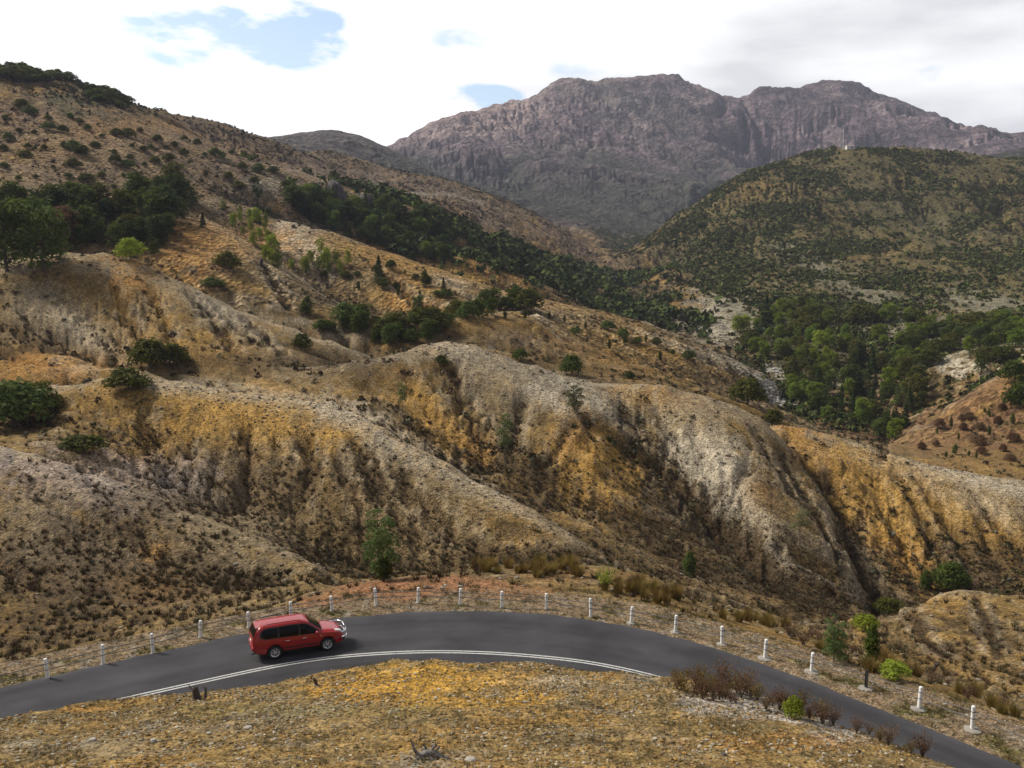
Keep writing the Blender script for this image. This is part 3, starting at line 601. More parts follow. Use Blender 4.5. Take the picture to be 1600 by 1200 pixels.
def ground_mat(name, stone, mid, bumpd):
    m = mat(name, rough=.95); g = G(m); g.b.inputs['Specular IOR Level'].default_value = .15
    vc = g.n('ShaderNodeVertexColor', layer_name='Col').outputs['Color']
    co = g.n('ShaderNodeTexCoord').outputs['Object']
    vo = g.n('ShaderNodeTexVoronoi', {'Scale': stone}); g.t.links.new(co, vo.inputs['Vector'])
    sp = g.n('ShaderNodeSeparateColor'); g.t.links.new(vo.outputs['Color'], sp.inputs[0])
    a = g.rng(sp.outputs[0], 0, 1, .50, 1.60)
    b = g.rng(g.noise(mid, 6, .65, co), .3, .7, .68, 1.32)
    g.base(g.tint(vc, g.mul(a, b)))
    h = g.n('ShaderNodeMath', {0: vo.outputs['Distance'], 1: g.noise(mid * 3, 6, .7, co)}, operation='ADD').outputs[0]
    g.bump(h, bumpd, .8)
    return m
M['ground'] = ground_mat('bare ground', 7.0, 1.6, .10)
M['slope'] = ground_mat('eroded slopes', 4.5, .8, .16)
M['far'] = ground_mat('far slopes', .8, .16, 1.2)
M['rock'] = ground_mat('mountain rock', .10, .028, 6.0)
V = np.stack([X, Y, Z], -1)
def band(name, r0, r1, m):
    l0, l1 = np.searchsorted(lr, [math.log(r0), math.log(r1)]); l1 = min(l1, nr - 1)
    v = V[:, l0:l1 + 1].reshape(-1, 3); c = C[:, l0:l1 + 1].reshape(-1, 3); w = l1 - l0 + 1
    i = (np.arange(na - 1)[:, None] * w + np.arange(w - 1)[None]).ravel()
    F = np.stack([i, i + 1, i + w + 1, i + w], 1)[:, ::-1]
    me = np_mesh(name, v, F, m, True); add_col(me, 'Col', c)
    o = obj(name, me); tag(o, kind='structure'); return o
band('ground', 3, 72, M['ground'])
band('terrain', 72, 215, M['slope'])
band('hills', 215, 1050, M['far'])
band('mountain', 1050, 4690, M['rock'])
# ------------------------------------------------------------------ road
def ribbon(name, o0, o1, z, m, i0=0, i1=None, cols=2):
    E = EDGE[i0:i1]; n_ = NRM[i0:i1]; a = o0[i0:i1] if hasattr(o0, '__len__') else np.full(len(E), o0); b = o1[i0:i1] if hasattr(o1, '__len__') else np.full(len(E), o1)
    v = []
    for k in range(cols):
        t = a + (b - a) * k / (cols - 1); p = E + n_ * t[:, None]; v.append(np.c_[p, np.full(len(p), z)])
    v = np.stack(v, 1).reshape(-1, 3)
    i = (np.arange(len(E) - 1)[:, None] * cols + np.arange(cols - 1)[None]).ravel()
    F = np.stack([i, i + 1, i + cols + 1, i + cols], 1)
    return obj(name, np_mesh(name, v, F, m, True))
m = mat('asphalt', (.05, .05, .053), .82); g = G(m); co = g.n('ShaderNodeTexCoord').outputs['Object']
a = g.rng(g.noise(.35, 5, .6, co), .3, .7, .72, 1.30); b = g.rng(g.noise(38, 2, .6, co), .25, .75, .72, 1.3)
at_ = g.n('ShaderNodeVertexColor', layer_name='Wear').outputs['Color']
g.base(g.tint(g.tint(at_, a), b)); g.bump(g.noise(45, 3, .6, co), .012, .6); g.b.inputs['Specular IOR Level'].default_value = .22; M['tar'] = m
nE = len(EDGE)
wob = fbm(EDGE[:, 0] / 1.1, EDGE[:, 1] / 1.1, 4, 5) * .22
wob2 = fbm(EDGE[:, 0] / 1.1 + 50, EDGE[:, 1] / 1.1, 4, 6) * .22
road = ribbon('road', wob, WIDE + wob2, .0, M['tar'], cols=44); tag(road, kind='structure')
v = np.zeros(len(road.data.vertices) * 3); road.data.vertices.foreach_get('co', v); v = v.reshape(-1, 3)
tk = np.tile(np.linspace(0, 1, 44), nE)
wr = np.ones(len(v))
for c_, wd_, am in ((.13, .035, -.16), (.40, .035, -.16), (.27, .05, .10), (.66, .03, -.14), (.90, .03, -.14), (.02, .02, .25), (.985, .02, .25)):
    wr += am * np.exp(-((tk - c_) / wd_) ** 2)
ui = np.repeat(np.arange(nE), 44) * .4
wr += .24 * fbm(v[:, 0] / 3, v[:, 1] / 3, 4, 8) + .20 * fbm(ui / 9, tk * 26, 4, 9) + .14 * (fbm(ui / 4, tk * 3, 2, 12) > .28)
wr += .9 * np.clip(fbm(ui / .8, tk * 0, 4, 10) * 1.2 + .25 - np.minimum(tk, 1 - tk) * 26, 0, 1)
add_col(road.data, 'Wear', np.outer(wr, [.046, .045, .050]))
m = mat('road paint', (.62, .62, .60), .7); g = G(m); co = g.n('ShaderNodeTexCoord').outputs['Object']
g.base(g.mix(g.rng(g.noise(7, 6, .7, co), .50, .68, 0, .75), (.60, .60, .58), (.12, .12, .12))); M['paint'] = m
tag(ribbon('road_marking', LANE - .17, LANE - .07, .005, M['paint']), kind='structure')
tag(ribbon('road_marking', LANE + .07, LANE + .17, .005, M['paint']), kind='structure')
# ------------------------------------------------------------------ plants
def leafmat(name, a, b, c=None, trans=.0):
    m = mat(name, a, .65); g = G(m); g.b.inputs['Specular IOR Level'].default_value = .10
    co = g.n('ShaderNodeTexCoord').outputs['Object']
    oi = g.n('ShaderNodeObjectInfo').outputs['Random']
    col = g.mix(g.rng(g.noise(3.5, 3, .6, co), .35, .65, 0, 1), a, b)
    if c: col = g.mix(g.rng(oi, .35, 1, 0, .75), col, c)
    fin = g.tint(col, g.rng(oi, 0, 1, .72, 1.28)); g.base(fin)
    tr = g.n('ShaderNodeBsdfTranslucent', {'Color': fin}); ms = g.n('ShaderNodeMixShader', {'Fac': .38})
    out = [n_ for n_ in m.node_tree.nodes if n_.type == 'OUTPUT_MATERIAL'][0]
    g.t.links.new(g.b.outputs[0], ms.inputs[1]); g.t.links.new(tr.outputs[0], ms.inputs[2]); g.t.links.new(ms.outputs[0], out.inputs['Surface'])
    return m
M['dark'] = leafmat('dark evergreen leaves', (0.048, 0.077, 0.016), (0.120, 0.154, 0.022), (0.088, 0.123, 0.036))
M['bush'] = leafmat('bush leaves', (0.051, 0.064, 0.013), (0.126, 0.134, 0.018), (0.092, 0.084, 0.020))
M['bright'] = leafmat('bright young leaves', (0.164, 0.217, 0.022), (0.340, 0.375, 0.039), (0.225, 0.284, 0.039))
M['valley'] = leafmat('valley tree leaves', (0.114, 0.170, 0.020), (0.261, 0.315, 0.032), (0.086, 0.142, 0.029))
M['euc'] = leafmat('eucalypt leaves', (0.068, 0.122, 0.033), (0.144, 0.206, 0.050), (0.101, 0.138, 0.050))
M['pine'] = leafmat('pine needles', (0.030, 0.055, 0.016), (0.068, 0.095, 0.024))
M['grey'] = leafmat('grey green leaves', (0.144, 0.152, 0.075), (0.236, 0.229, 0.110))
M['rush'] = leafmat('rush stems', (0.150, 0.105, 0.032), (0.282, 0.183, 0.053), (0.141, 0.113, 0.030))
M['redsh'] = leafmat('red brown heath leaves', (0.131, 0.073, 0.044), (0.225, 0.119, 0.069), (0.150, 0.106, 0.062))
M['bark'] = mat('bark', (.10, .08, .06), .9)
M['pbark'] = mat('pale bark', (.30, .27, .23), .85)
g = G(M['bark']); g.base(g.mix(g.noise(9, 5), (.05, .04, .03), (.17, .14, .11))); g = G(M['pbark']); g.base(g.mix(g.noise(7, 5), (.20, .17, .14), (.42, .39, .34)))
def leaves(cent, nrm, size, rg, asp=.5):
    n = len(cent); t = rg.normal(size=(n, 3)); t -= (t * nrm).sum(1)[:, None] * nrm; t /= np.linalg.norm(t, axis=1)[:, None] + 1e-6
    u = np.cross(nrm, t); s = size[:, None]
    V = np.stack([cent - t * s * .5, cent + u * s * asp * .5 + nrm * s * .08, cent + t * s * .5, cent - u * s * asp * .5 + nrm * s * .08], 1).reshape(-1, 3)
    return V, np.arange(4 * n).reshape(-1, 4)
def lobes_crown(lobes, n, size, seed, asp=.5):
    rg = np.random.default_rng(seed); lb = np.array(lobes, float)
    wv = lb[:, 3] * lb[:, 5]; k = rg.choice(len(lb), n, p=wv / wv.sum())
    d = rg.normal(size=(n, 3)); d /= np.linalg.norm(d, axis=1)[:, None]; d[:, 2] = np.where(d[:, 2] < -.55, -d[:, 2], d[:, 2])
    rr = rg.uniform(.35, 1.06, n) ** .45
    lump = 1 + .22 * np.sin(d[:, 0] * 7 + k) * np.sin(d[:, 1] * 6 + 2 * k) * np.sin(d[:, 2] * 5)
    c = lb[k, :3] + d * lb[k, 3:6] * (rr * lump)[:, None]
    nn = d + rg.normal(size=(n, 3)) * .55 + np.array([0, 0, .35]); nn /= np.linalg.norm(nn, axis=1)[:, None]
    return leaves(c, nn, size * rg.uniform(.6, 1.4, n), rg, asp)
def tube(path, rad, sides=6):
    path = np.array(path, float); n = len(path); V = []
    for i, p in enumerate(path):
        t = path[min(i + 1, n - 1)] - path[max(i - 1, 0)]; t /= np.linalg.norm(t) + 1e-9
        a = np.cross(t, [0.31, .95, .1] if abs(t[2]) > .5 else [0, 0, 1]); a /= np.linalg.norm(a); b_ = np.cross(t, a)
        for k in range(sides):
            f = 2 * math.pi * k / sides; V.append(p + (a * math.cos(f) + b_ * math.sin(f)) * rad[i])
    F = [[i * sides + k, i * sides + (k + 1) % sides, (i + 1) * sides + (k + 1) % sides, (i + 1) * sides + k] for i in range(n - 1) for k in range(sides)]
    return np.array(V), np.array(F)
def join(parts):
    Vs, Fs, o = [], [], 0
    for v, f in parts: Vs.append(v); Fs.append(f + o); o += len(v)
    return np.concatenate(Vs), np.concatenate(Fs)
def trunk(h, r, seed, limbs=5, spread=.25, lean=.03):
    rg = np.random.default_rng(seed); z = np.linspace(-.04, h, 6); x = np.cumsum(rg.normal(size=6)) * lean * h * .4; y = np.cumsum(rg.normal(size=6)) * lean * h * .4
    pt = np.stack([x, y, z], 1); ps = [tube(pt, r * np.linspace(1.25, .3, 6))]
    for i in range(limbs):
        f = rg.uniform(.35, .9); b0 = np.array([np.interp(f * h, z, x), np.interp(f * h, z, y), f * h]); a = rg.uniform(0, 6.28)
        d = np.array([math.cos(a), math.sin(a), .8]) * spread * rg.uniform(.6, 1.1)
        ps.append(tube([b0, b0 + d * .5 + [0, 0, .02], b0 + d], [r * .5, r * .35, r * .12], 5))
    return join(ps)
def crown_of(kind, seed):
    rg = np.random.default_rng(seed)
    if kind == 'bush':            # low rounded dome, unit height, wider than tall
        lb = [(0, 0, .45, .50, .50, .48)] + [(.42 * math.cos(a), .42 * math.sin(a), rg.uniform(.25, .5), .30, .30, .30) for a in np.arange(7) * .9 + rg.uniform(0, .5, 7)] + [(rg.uniform(-.25, .25), rg.uniform(-.25, .25), .72, .25, .25, .22) for _ in range(4)]
        return lobes_crown(lb, 1500, .12, seed), trunk(.5, .035, seed, 5, .3)
    if kind == 'tree':            # broad wattle-like crown to the ground
        lb = [(0, 0, .48, .27, .27, .44)] + [(rg.uniform(.14, .27) * math.cos(a), rg.uniform(.14, .27) * math.sin(a), z, .16, .16, .14) for a, z in zip(np.arange(11) * 2.4, np.linspace(.10, .82, 11))] + [(rg.uniform(-.1, .1), rg.uniform(-.1, .1), .88, .13, .13, .12)]
        return lobes_crown(lb, 1700, .072, seed), trunk(.75, .022, seed, 6, .2)
    if kind == 'euc':             # loose crown on a slender stem, gaps between the clumps
        lb = [(rg.uniform(.06, .2) * math.cos(a), rg.uniform(.06, .2) * math.sin(a), z, r_, r_, r_ * .75) for a, z, r_ in zip(np.arange(15) * 2.4, np.linspace(.14, .93, 15), np.interp(np.linspace(.14, .93, 15), [.14, .35, .6, .93], [.13, .135, .125, .06]))]
        return lobes_crown(lb, 1900, .055, seed, .32), trunk(.92, .014, seed, 9, .2, .02)
    if kind == 'pine':            # cone of drooping tiers
        n = 1700; z = rg.uniform(.06, 1, n) ** 1.0; a = rg.uniform(0, 6.28, n)
        tier = .75 + .25 * np.cos(z * 42 + np.sin(a * 3)); R_ = (.27 * (1 - z) ** .8 + .012) * tier * rg.uniform(.35, 1.08, n) ** .5 * (1 + .18 * np.sin(a * 5 + z * 9))
        c = np.stack([R_ * np.cos(a), R_ * np.sin(a), z - R_ * .25], 1); nn = np.stack([np.cos(a) * .5, np.sin(a) * .5, np.full(n, .8)], 1) + rg.normal(size=(n, 3)) * .35
        nn /= np.linalg.norm(nn, axis=1)[:, None]
        return leaves(c, nn, .07 * rg.uniform(.6, 1.4, n) * (1.15 - .5 * z), rg, .4), trunk(.95, .018, seed, 4, .1, .005)
    if kind == 'spindle':         # tall stem with a small sparse crown
        lb = [(rg.uniform(-.12, .12), rg.uniform(-.12, .12), z, .14, .14, .10) for z in np.linspace(.48, .92, 8)]
        return lobes_crown(lb, 750, .05, seed, .35), trunk(.85, .012, seed, 6, .16, .02)
    if kind == 'column':          # dense narrow shrub
        lb = [(rg.uniform(-.05, .05), rg.uniform(-.05, .05), z, r_, r_, .15) for z, r_ in zip(np.linspace(.16, .88, 8), (.15, .2, .2, .22, .22, .19, .15, .10))]
        return lobes_crown(lb, 1500, .065, seed), trunk(.8, .02, seed, 4, .1)
    if kind == 'rush':            # tussock of upright stems
        n = 230; a = rg.uniform(0, 6.28, n); r0 = rg.uniform(0, .28, n) ; h = rg.uniform(.5, 1.0, n); le = rg.uniform(.05, .42, n)
        b0 = np.stack([r0 * np.cos(a), r0 * np.sin(a), np.zeros(n) - .03], 1); tip = b0 + np.stack([le * np.cos(a), le * np.sin(a), h], 1)
        s = np.stack([-np.sin(a), np.cos(a), np.zeros(n)], 1) * .018
        return (np.stack([b0 - s, b0 + s, tip + s * .25, tip - s * .25], 1).reshape(-1, 3), np.arange(4 * n).reshape(-1, 4)), None
    if kind == 'heath':           # twiggy open shrub
        n = 420; a = rg.uniform(0, 6.28, n); f = rg.uniform(.15, 1, n) ** .6; sp_ = rg.uniform(.05, .55, n)
        c = np.stack([np.cos(a) * sp_ * f, np.sin(a) * sp_ * f, f * rg.uniform(.55, 1.0, n)], 1); nn = rg.normal(size=(n, 3)); nn /= np.linalg.norm(nn, axis=1)[:, None]
        tw = [tube([(0, 0, -.04), (math.cos(q) * .16, math.sin(q) * .16, .4), (math.cos(q) * .36, math.sin(q) * .36, .85)], [.016, .011, .005], 4) for q in rg.uniform(0, 6.28, 11)]
        return leaves(c, nn, .085 * rg.uniform(.5, 1.4, n), rg, .45), join(tw)
PROTO = {}
def plant(kind, m, name, loc, h, label, cat, group=None, wide=1.0, seed=0, foot='crown', bark='bark'):
    key = (kind, m, seed % 3, name, bark)
    if key not in PROTO:
        cr, tr = crown_of(kind, 100 + hash(kind) % 1 + seed % 3 * 7 + len(kind) * 31)
        cm = np_mesh(foot, cr[0], cr[1], M[m]); tm = np_mesh('trunk', tr[0], tr[1], M[bark], True) if tr else None
        PROTO[key] = (cm, tm)
    cm, tm = PROTO[key]
    if tm is None:
        o = obj(name, cm); o.location = loc; o.rotation_euler = (0, 0, random.uniform(0, 6.28))
    else:
        o = empty(name, loc, random.uniform(0, 6.28)); obj(foot, cm, o); obj('stems' if kind == 'heath' else 'trunk', tm, o)
    w_ = h * wide; o.scale = (w_, w_, h)
    tag(o, label, cat, group); return o
EXCL = [(1140, 490, 30, 18), (1320, 440, 24, 14), (1378, 472, 20, 14), (1400, 520, 40, 10), (1570, 485, 40, 14), (1495, 572, 40, 20), (1208, 605, 24, 44), (1310, 602, 12, 20), (1215, 632, 24, 12)]      # bare scars stay bare
def inside(poly, k, seed):
    """k points of the land seen inside an outline, spread apart"""
    rg = np.random.default_rng(seed); pl = np.array(poly, float); out = []
    lo, hi = pl.min(0), pl.max(0)
    while len(out) < k:
        best, bd = None, -1
        for _ in range(5):
            while True:
                p = rg.uniform(lo, hi); c_ = False; j = len(pl) - 1
                for i in range(len(pl)):
                    if (pl[i, 1] > p[1]) != (pl[j, 1] > p[1]) and p[0] < (pl[j, 0] - pl[i, 0]) * (p[1] - pl[i, 1]) / (pl[j, 1] - pl[i, 1]) + pl[i, 0]: c_ = not c_
                    j = i
                if c_ and all(((p[0] - e[0]) / e[2]) ** 2 + ((p[1] - e[1]) / e[3]) ** 2 > 1 for e in EXCL): break
            d_ = min([np.hypot(*(p - q)) for q in out] or [1e9])
            if d_ > bd: best, bd = p, d_
        out.append(best)
    return out
def px_h(loc, px): return px / FPX * math.hypot(loc[0], loc[1])
# -- plants one can point at: kind, material, name, foot pixel, height in pixels, width factor, label
SOLO = [
 ('euc','euc','sapling_tree',596,907,122,.98,'slender green tree with a loose crown rising behind the guard posts on the bend','tree'),
 ('column','bush','shrub',600,908,40,1.7,'dark low shrub at the foot of the slender green tree on the bend','shrub'),
 ('pine','pine','conifer_tree',592,441,41,1.0,'lone dark cone-shaped tree on the tan slope under the wood','tree'),
 ('column','dark','round_bush',479,493,29,1.5,'small dark upright bush alone on the bare brown slope','bush'),
 ('bush','bush','round_bush',236,574,44,1.1,'large dark green bush at the head of the big yellow spur','bush'),
 ('bush','bush','round_bush',272,572,34,1.0,'lighter straggly bush touching the large bush above the yellow spur','bush'),
 ('bush','bright','round_bush',204,406,32,1.0,'bright green bush on the crest in front of the dark thicket','bush'),
 ('bush','dark','round_bush',893,586,34,.85,'dark round bush on the crest of the grey shoulder','bush'),
 ('bush','dark','round_bush',813,563,19,1.0,'small dark bush on the grey crest left of the larger one','bush'),
 ('bush','dark','round_bush',690,571,15,1.1,'tiny dark bush on the pale top of the grey shoulder','bush'),
 ('bush','bush','round_bush',472,546,25,1.0,'green bush above the dark heath gully','bush'),
 ('column','dark','round_bush',1077,902,42,1.25,'black-green upright bush in the gully beyond the verge','bush'),
 ('spindle','grey','sapling_tree',1249,853,56,1.2,'thin grey-green sapling on a bare stem on the heath slope','tree'),
 ('euc','euc','sapling_tree',1303,1032,72,1.15,'small bright green gum tree below the road verge','tree'),
 ('column','dark','column_shrub',1362,1036,60,.95,'narrow dark shrub standing alone beyond the grey metal post','shrub'),
 ('bush','bright','low_bush',1398,1060,28,1.2,'low bright green bush beyond the grey metal post','bush'),
 ('bush','dark','round_bush',1482,921,42,1.0,'tallest dark green bush on the crest of the lower right knoll','bush'),
 ('column','dark','round_bush',1446,924,32,1.3,'dark narrow bush left of the tallest one on the knoll','bush'),
 ('column','dark','round_bush',1508,919,26,1.3,'short dark bush right of the tallest one on the knoll','bush'),
 ('bush','bush','round_bush',1388,960,26,1.4,'dark green bush at the bottom of the ravine by the knoll','bush'),
 ('bush','bright','round_bush',1352,985,26,1.2,'yellow-green bush in the ravine above the narrow dark shrub','bush'),
 ('heath','bright','young_shrub',947,922,42,1.0,'bright green young shrub among the rushes on the verge','shrub'),
 ('bush','bright','round_bush',1239,1122,36,.75,'bright green bush among the red-brown heath on the near knoll','bush'),
 ('spindle','euc','sapling_tree',628,652,52,.9,'faint thin sapling in the gully behind the yellow spur','tree'),
 ('euc','grey','sapling_tree',898,642,46,1.3,'pale grey-green small tree on the grey heath slope','tree'),
 ('spindle','euc','sapling_tree',790,735,90,.7,'thin green sapling in the gully between grey and yellow slopes','tree'),
 ('bush','dark','round_bush',22,668,68,1.1,'dark bush cut by the left edge of the photo in the hollow','bush'),
 ('bush','bush','round_bush',60,650,50,1.0,'dark bush in the left hollow, right of the one cut by the edge','bush'),
 ('bush','bush','round_bush',200,610,34,1.5,'flat olive bush on the yellow spur below the large bush','bush'),
 ('bush','bush','round_bush',130,705,24,2.2,'low dark bush in the shaded gully of the left slope','bush'),
 ('bush','bush','round_bush',355,420,26,1.2,'bush on the orange slope right of the dark thicket','bush'),
 ('bush','dark','round_bush',333,450,17,1.6,'flat dark bush on the crest below the orange slope','bush'),
 ('pine','pine','conifer_tree',317,356,22,1.2,'small dark conifer on top of the rounded orange hump','tree'),
 ('pine','pine','conifer_tree',1196,522,58,1.1,'tallest dark conifer among the bright valley trees','tree'),
 ('pine','pine','conifer_tree',693,459,26,.9,'narrow dark conifer at the edge of the orange slope','tree'),
 ('column','bush','round_bush',664,448,26,1.3,'upright bush left of the narrow conifer','bush'),
 ('bush','bush','round_bush',1168,632,42,1.0,'large round bush where the pale creek bed comes out','bush'),
 ('bush','bush','round_bush',1209,662,24,1.0,'small bush on the crest in front of the creek stones','bush'),
 ('bush','dark','round_bush',1585,600,34,1.0,'dark bush on the brown slope at the right edge','bush'),
 ('bush','dark','round_bush',1592,640,40,.8,'dark bush cut by the right edge of the photo','bush'),
 ('bush','dark','round_bush',984,592,12,1.2,'tiny dark bush on the crest above the pale flank','bush'),
 ('tree','dark','bushy_tree',12,424,98,1.0,'big dark tree cut by the left edge on the yellow crest','tree'),
 ('tree','dark','bushy_tree',68,424,100,1.05,'big dark round-headed tree next to the one at the left edge','tree'),
 ('tree','redsh','bushy_tree',103,388,58,1.1,'brown-leaved tree behind the big dark trees on the left','tree'),
]
for i, (k, m_, nm, px, py, hp, wd_, lab, cat) in enumerate(SOLO):
    l = at(px, py); plant(k, m_, nm, l, px_h(l, hp), lab, cat, None, wd_, i)
# -- stands of trees nobody could tell apart one by one
def stand(poly, k, seed, kinds, name, hp, label, group, cat='tree', wide=(.85, 1.15)):
    rg = np.random.default_rng(seed)
    for i, p in enumerate(sorted(inside(poly, k, seed), key=lambda q: q[1])):
        l = at(*p)
        t_ = float(bil(TT, l[:1], l[1:2])[0])
        if -.5 < t_ < float(bil(TW, l[:1], l[1:2])[0]) + .3: continue          # nothing grows on the tar
        kd, m_ = kinds[rg.integers(len(kinds))]
        plant(kd, m_, name, l, px_h(l, rg.uniform(*hp)), label, cat, group, rg.uniform(*wide), int(rg.integers(9)))
stand([(0,335),(60,318),(150,330),(270,305),(300,330),(268,365),(250,405),(215,402),(160,388),(110,385),(90,380),(0,370)], 52, 1, [('tree','dark'),('tree','dark'),('tree','bush'),('euc','dark'),('tree','pine')], 'bushy_tree', (26, 50), 'dark tree in the thicket behind the left yellow crest', 'trees of the dark thicket on the left', wide=(1.0, 1.35))
stand([(448,325),(500,312),(560,330),(600,325),(660,350),(715,385),(700,412),(640,404),(560,380),(480,352)], 88, 2, [('tree','dark'),('tree','dark'),('pine','dark'),('tree','valley'),('tree','pine')], 'bushy_tree', (18, 34), 'dark green tree in the dense wood below the grey rock dome', 'trees of the wood below the rock dome', wide=(1.0, 1.3))
stand([(330,322),(400,335),(430,360),(440,412),(470,420),(500,395),(560,410),(540,430),(430,425),(395,385)], 30, 3, [('euc','bright'),('tree','bright'),('euc','valley')], 'sapling_tree', (14, 30), 'light green sapling beside the white scree left of the wood', 'light green saplings by the white scree')
stand([(1150,520),(1190,495),(1250,480),(1290,500),(1330,540),(1300,575),(1250,580),(1205,572),(1165,550)], 56, 4, [('tree','valley'),('tree','bright'),('tree','valley'),('bush','bush'),('tree','bush'),('euc','valley')], 'bushy_tree', (13, 28), 'bright green tree crowded in the valley above the creek stones', 'bright green valley trees', wide=(1.0, 1.3))
stand([(1235,595),(1300,580),(1360,560),(1420,575),(1460,610),(1430,650),(1400,690),(1330,672),(1260,655),(1225,640)], 66, 5, [('tree','dark'),('pine','pine'),('tree','valley'),('tree','bush'),('euc','dark')], 'bushy_tree', (16, 40), 'dark green tree in the valley bottom right of the creek stones', 'dark valley bottom trees', wide=(.95, 1.3))
stand([(1330,500),(1420,500),(1500,510),(1600,500),(1600,545),(1530,590),(1470,590),(1400,560)], 60, 6, [('tree','dark'),('tree','valley'),('bush','bush')], 'bushy_tree', (14, 28), 'green tree scattered around the white scar in the right valley', 'trees around the white scar', wide=(1.0, 1.4))
stand([(500,505),(560,495),(600,505),(650,485),(700,490),(830,470),(830,492),(720,500),(660,545),(610,545),(560,528),(505,520)], 34, 7, [('bush','dark'),('bush','bush'),('tree','dark')], 'round_bush', (16, 36), 'dark bush in the belt of scrub above the grey shoulder', 'bushes of the scrub belt', 'bush', (.9, 1.4))
stand([(0,160),(170,190),(420,250),(500,300),(430,310),(280,300),(150,300),(0,310)], 75, 8, [('bush','bush'),('bush','dark'),('bush','bush')], 'round_bush', (5, 14), 'small green bush dotted over the brown upper left hillside', 'bushes on the upper left hillside', 'bush', (.9, 1.5))
stand([(0,108),(60,112),(115,128),(70,132),(0,124)], 16, 9, [('bush','bush'),('bush','dark')], 'round_bush', (8, 15), 'dark bush on the top left skyline', 'bushes on the left skyline', 'bush', (1.2, 1.9))
stand([(140,138),(165,145),(200,160),(190,170),(150,158)], 13, 10, [('bush','bush'),('bush','dark')], 'round_bush', (8, 15), 'dark bush in the clump on the skyline step of the left hill', 'bushes of the skyline clump', 'bush', (1.2, 1.9))
stand([(480,425),(620,420),(680,450),(740,470),(900,500),(1100,560),(1060,580),(860,520),(650,470),(520,450)], 34, 12, [('bush','bush'),('bush','dark'),('column','bush')], 'round_bush', (7, 16), 'small bush dotted on the tan slopes below the long ridge', 'bushes on the tan middle slopes', 'bush', (.8, 1.4))
stand([(1420,700),(1480,660),(1590,620),(1590,720),(1480,720)], 26, 13, [('column','dark'),('column','bush'),('bush','redsh')], 'low_shrub', (7, 16), 'small dark shrub on the brown slope at the right edge', 'shrubs on the brown right slope', 'shrub', (.7, 1.2))
stand([(740,888),(800,880),(890,884),(905,900),(860,905),(760,902)], 15, 14, [('rush','rush')], 'rush_tussock', (13, 25), 'tawny rush tussock on the far lip of the verge behind the bend', 'rush tussocks on the lip', 'tussock', (1.0, 1.6))
stand([(920,915),(1000,915),(1060,935),(1050,950),(980,932)], 12, 15, [('rush','rush')], 'rush_tussock', (14, 28), 'tall rush tussock by the bright young shrub on the verge', 'rush tussocks near the young shrub', 'tussock', (.8, 1.2))
stand([(1080,955),(1200,985),(1350,1050),(1500,1090),(1600,1135),(1590,1110),(1400,1040),(1220,975)], 30, 16, [('rush','rush'),('rush','rush'),('heath','redsh')], 'rush_tussock', (12, 26), 'brown rush tussock below the gravel verge on the right', 'rush tussocks on the right verge', 'tussock', (1.0, 1.6))
stand([(1050,1056),(1140,1068),(1200,1084),(1290,1120),(1400,1158),(1450,1178),(1440,1186),(1330,1146),(1240,1118),(1120,1100),(1060,1085)], 56, 17, [('heath','redsh'),('heath','redsh'),('heath','rush')], 'heath_shrub', (14, 44), 'red-brown twiggy heath shrub on the near knoll beside the tar', 'red-brown heath on the near knoll', 'shrub', (.8, 1.2))
# -- ground cover nobody could count
def merge(T, pos, sc, rot, col, pick, tall=1.0):
    Vs, Fs, Cs, o = [], [], [], 0
    for t in range(len(T)):
        s = np.where(pick == t)[0]
        if not len(s): continue
        v, f = T[t]; c_, n_ = np.cos(rot[s])[:, None], np.sin(rot[s])[:, None]
        x = (v[None, :, 0] * c_ - v[None, :, 1] * n_) * sc[s, None]; y = (v[None, :, 0] * n_ + v[None, :, 1] * c_) * sc[s, None]; z = v[None, :, 2] * sc[s, None] * tall
        P_ = np.stack([x, y, z], -1) + pos[s, None]; Vs.append(P_.reshape(-1, 3))
        Fs.append((f[None] + (np.arange(len(s)) * len(v))[:, None, None] + o).reshape(-1, f.shape[1])); o += len(s) * len(v)
        Cs.append(np.repeat(col[s], len(v), 0))
    return np.concatenate(Vs), np.concatenate(Fs), np.concatenate(Cs)
def colmat(name, lo=.7, hi=1.3, sc=5.):
    m = mat(name, rough=.8); g = G(m); g.b.inputs['Specular IOR Level'].default_value = .15
    vc = g.n('ShaderNodeVertexColor', layer_name='Col').outputs['Color']; g.base(g.tint(vc, g.rng(g.noise(sc, 3, .6, g.n('ShaderNodeTexCoord').outputs['Object']), .3, .7, lo, hi))); return m
M['cover'] = colmat('heath cover'); M['stone'] = colmat('loose stone', .75, 1.25, 14)
da, dl = np.gradient(az)[:, None], np.gradient(lr)[None, :]
AREA = RR ** 2 * da * dl * (np.abs(AZ) < .66) * VIS
def sample(dens, n, seed):
    rg = np.random.default_rng(seed); p = (dens * AREA).ravel().astype(np.float64); p[p < 0] = 0; p /= p.sum()
    k = rg.choice(p.size, n, p=p); i, j = np.unravel_index(k, Z.shape)
    x = X[i, j]; y = Y[i, j]; r_ = RR[i, j]
    x = x + rg.uniform(-.5, .5, n) * r_ * .003; y = y + rg.uniform(-.5, .5, n) * r_ * .003
    return np.stack([x, y, bil(Z, x, y)], 1), i, j, rg
def dome(n, seed, size, asp, flat=.8):
    rg = np.random.default_rng(seed); d = rg.normal(size=(n, 3)); d /= np.linalg.norm(d, axis=1)[:, None]; d[:, 2] = np.abs(d[:, 2])
    c = d * rg.uniform(.3, .55, n)[:, None] * [1, 1, flat * 1.6]; nn = d + rg.normal(size=(n, 3)) * .5; nn /= np.linalg.norm(nn, axis=1)[:, None]
    return leaves(c, nn, size * rg.uniform(.6, 1.4, n), rg, asp)
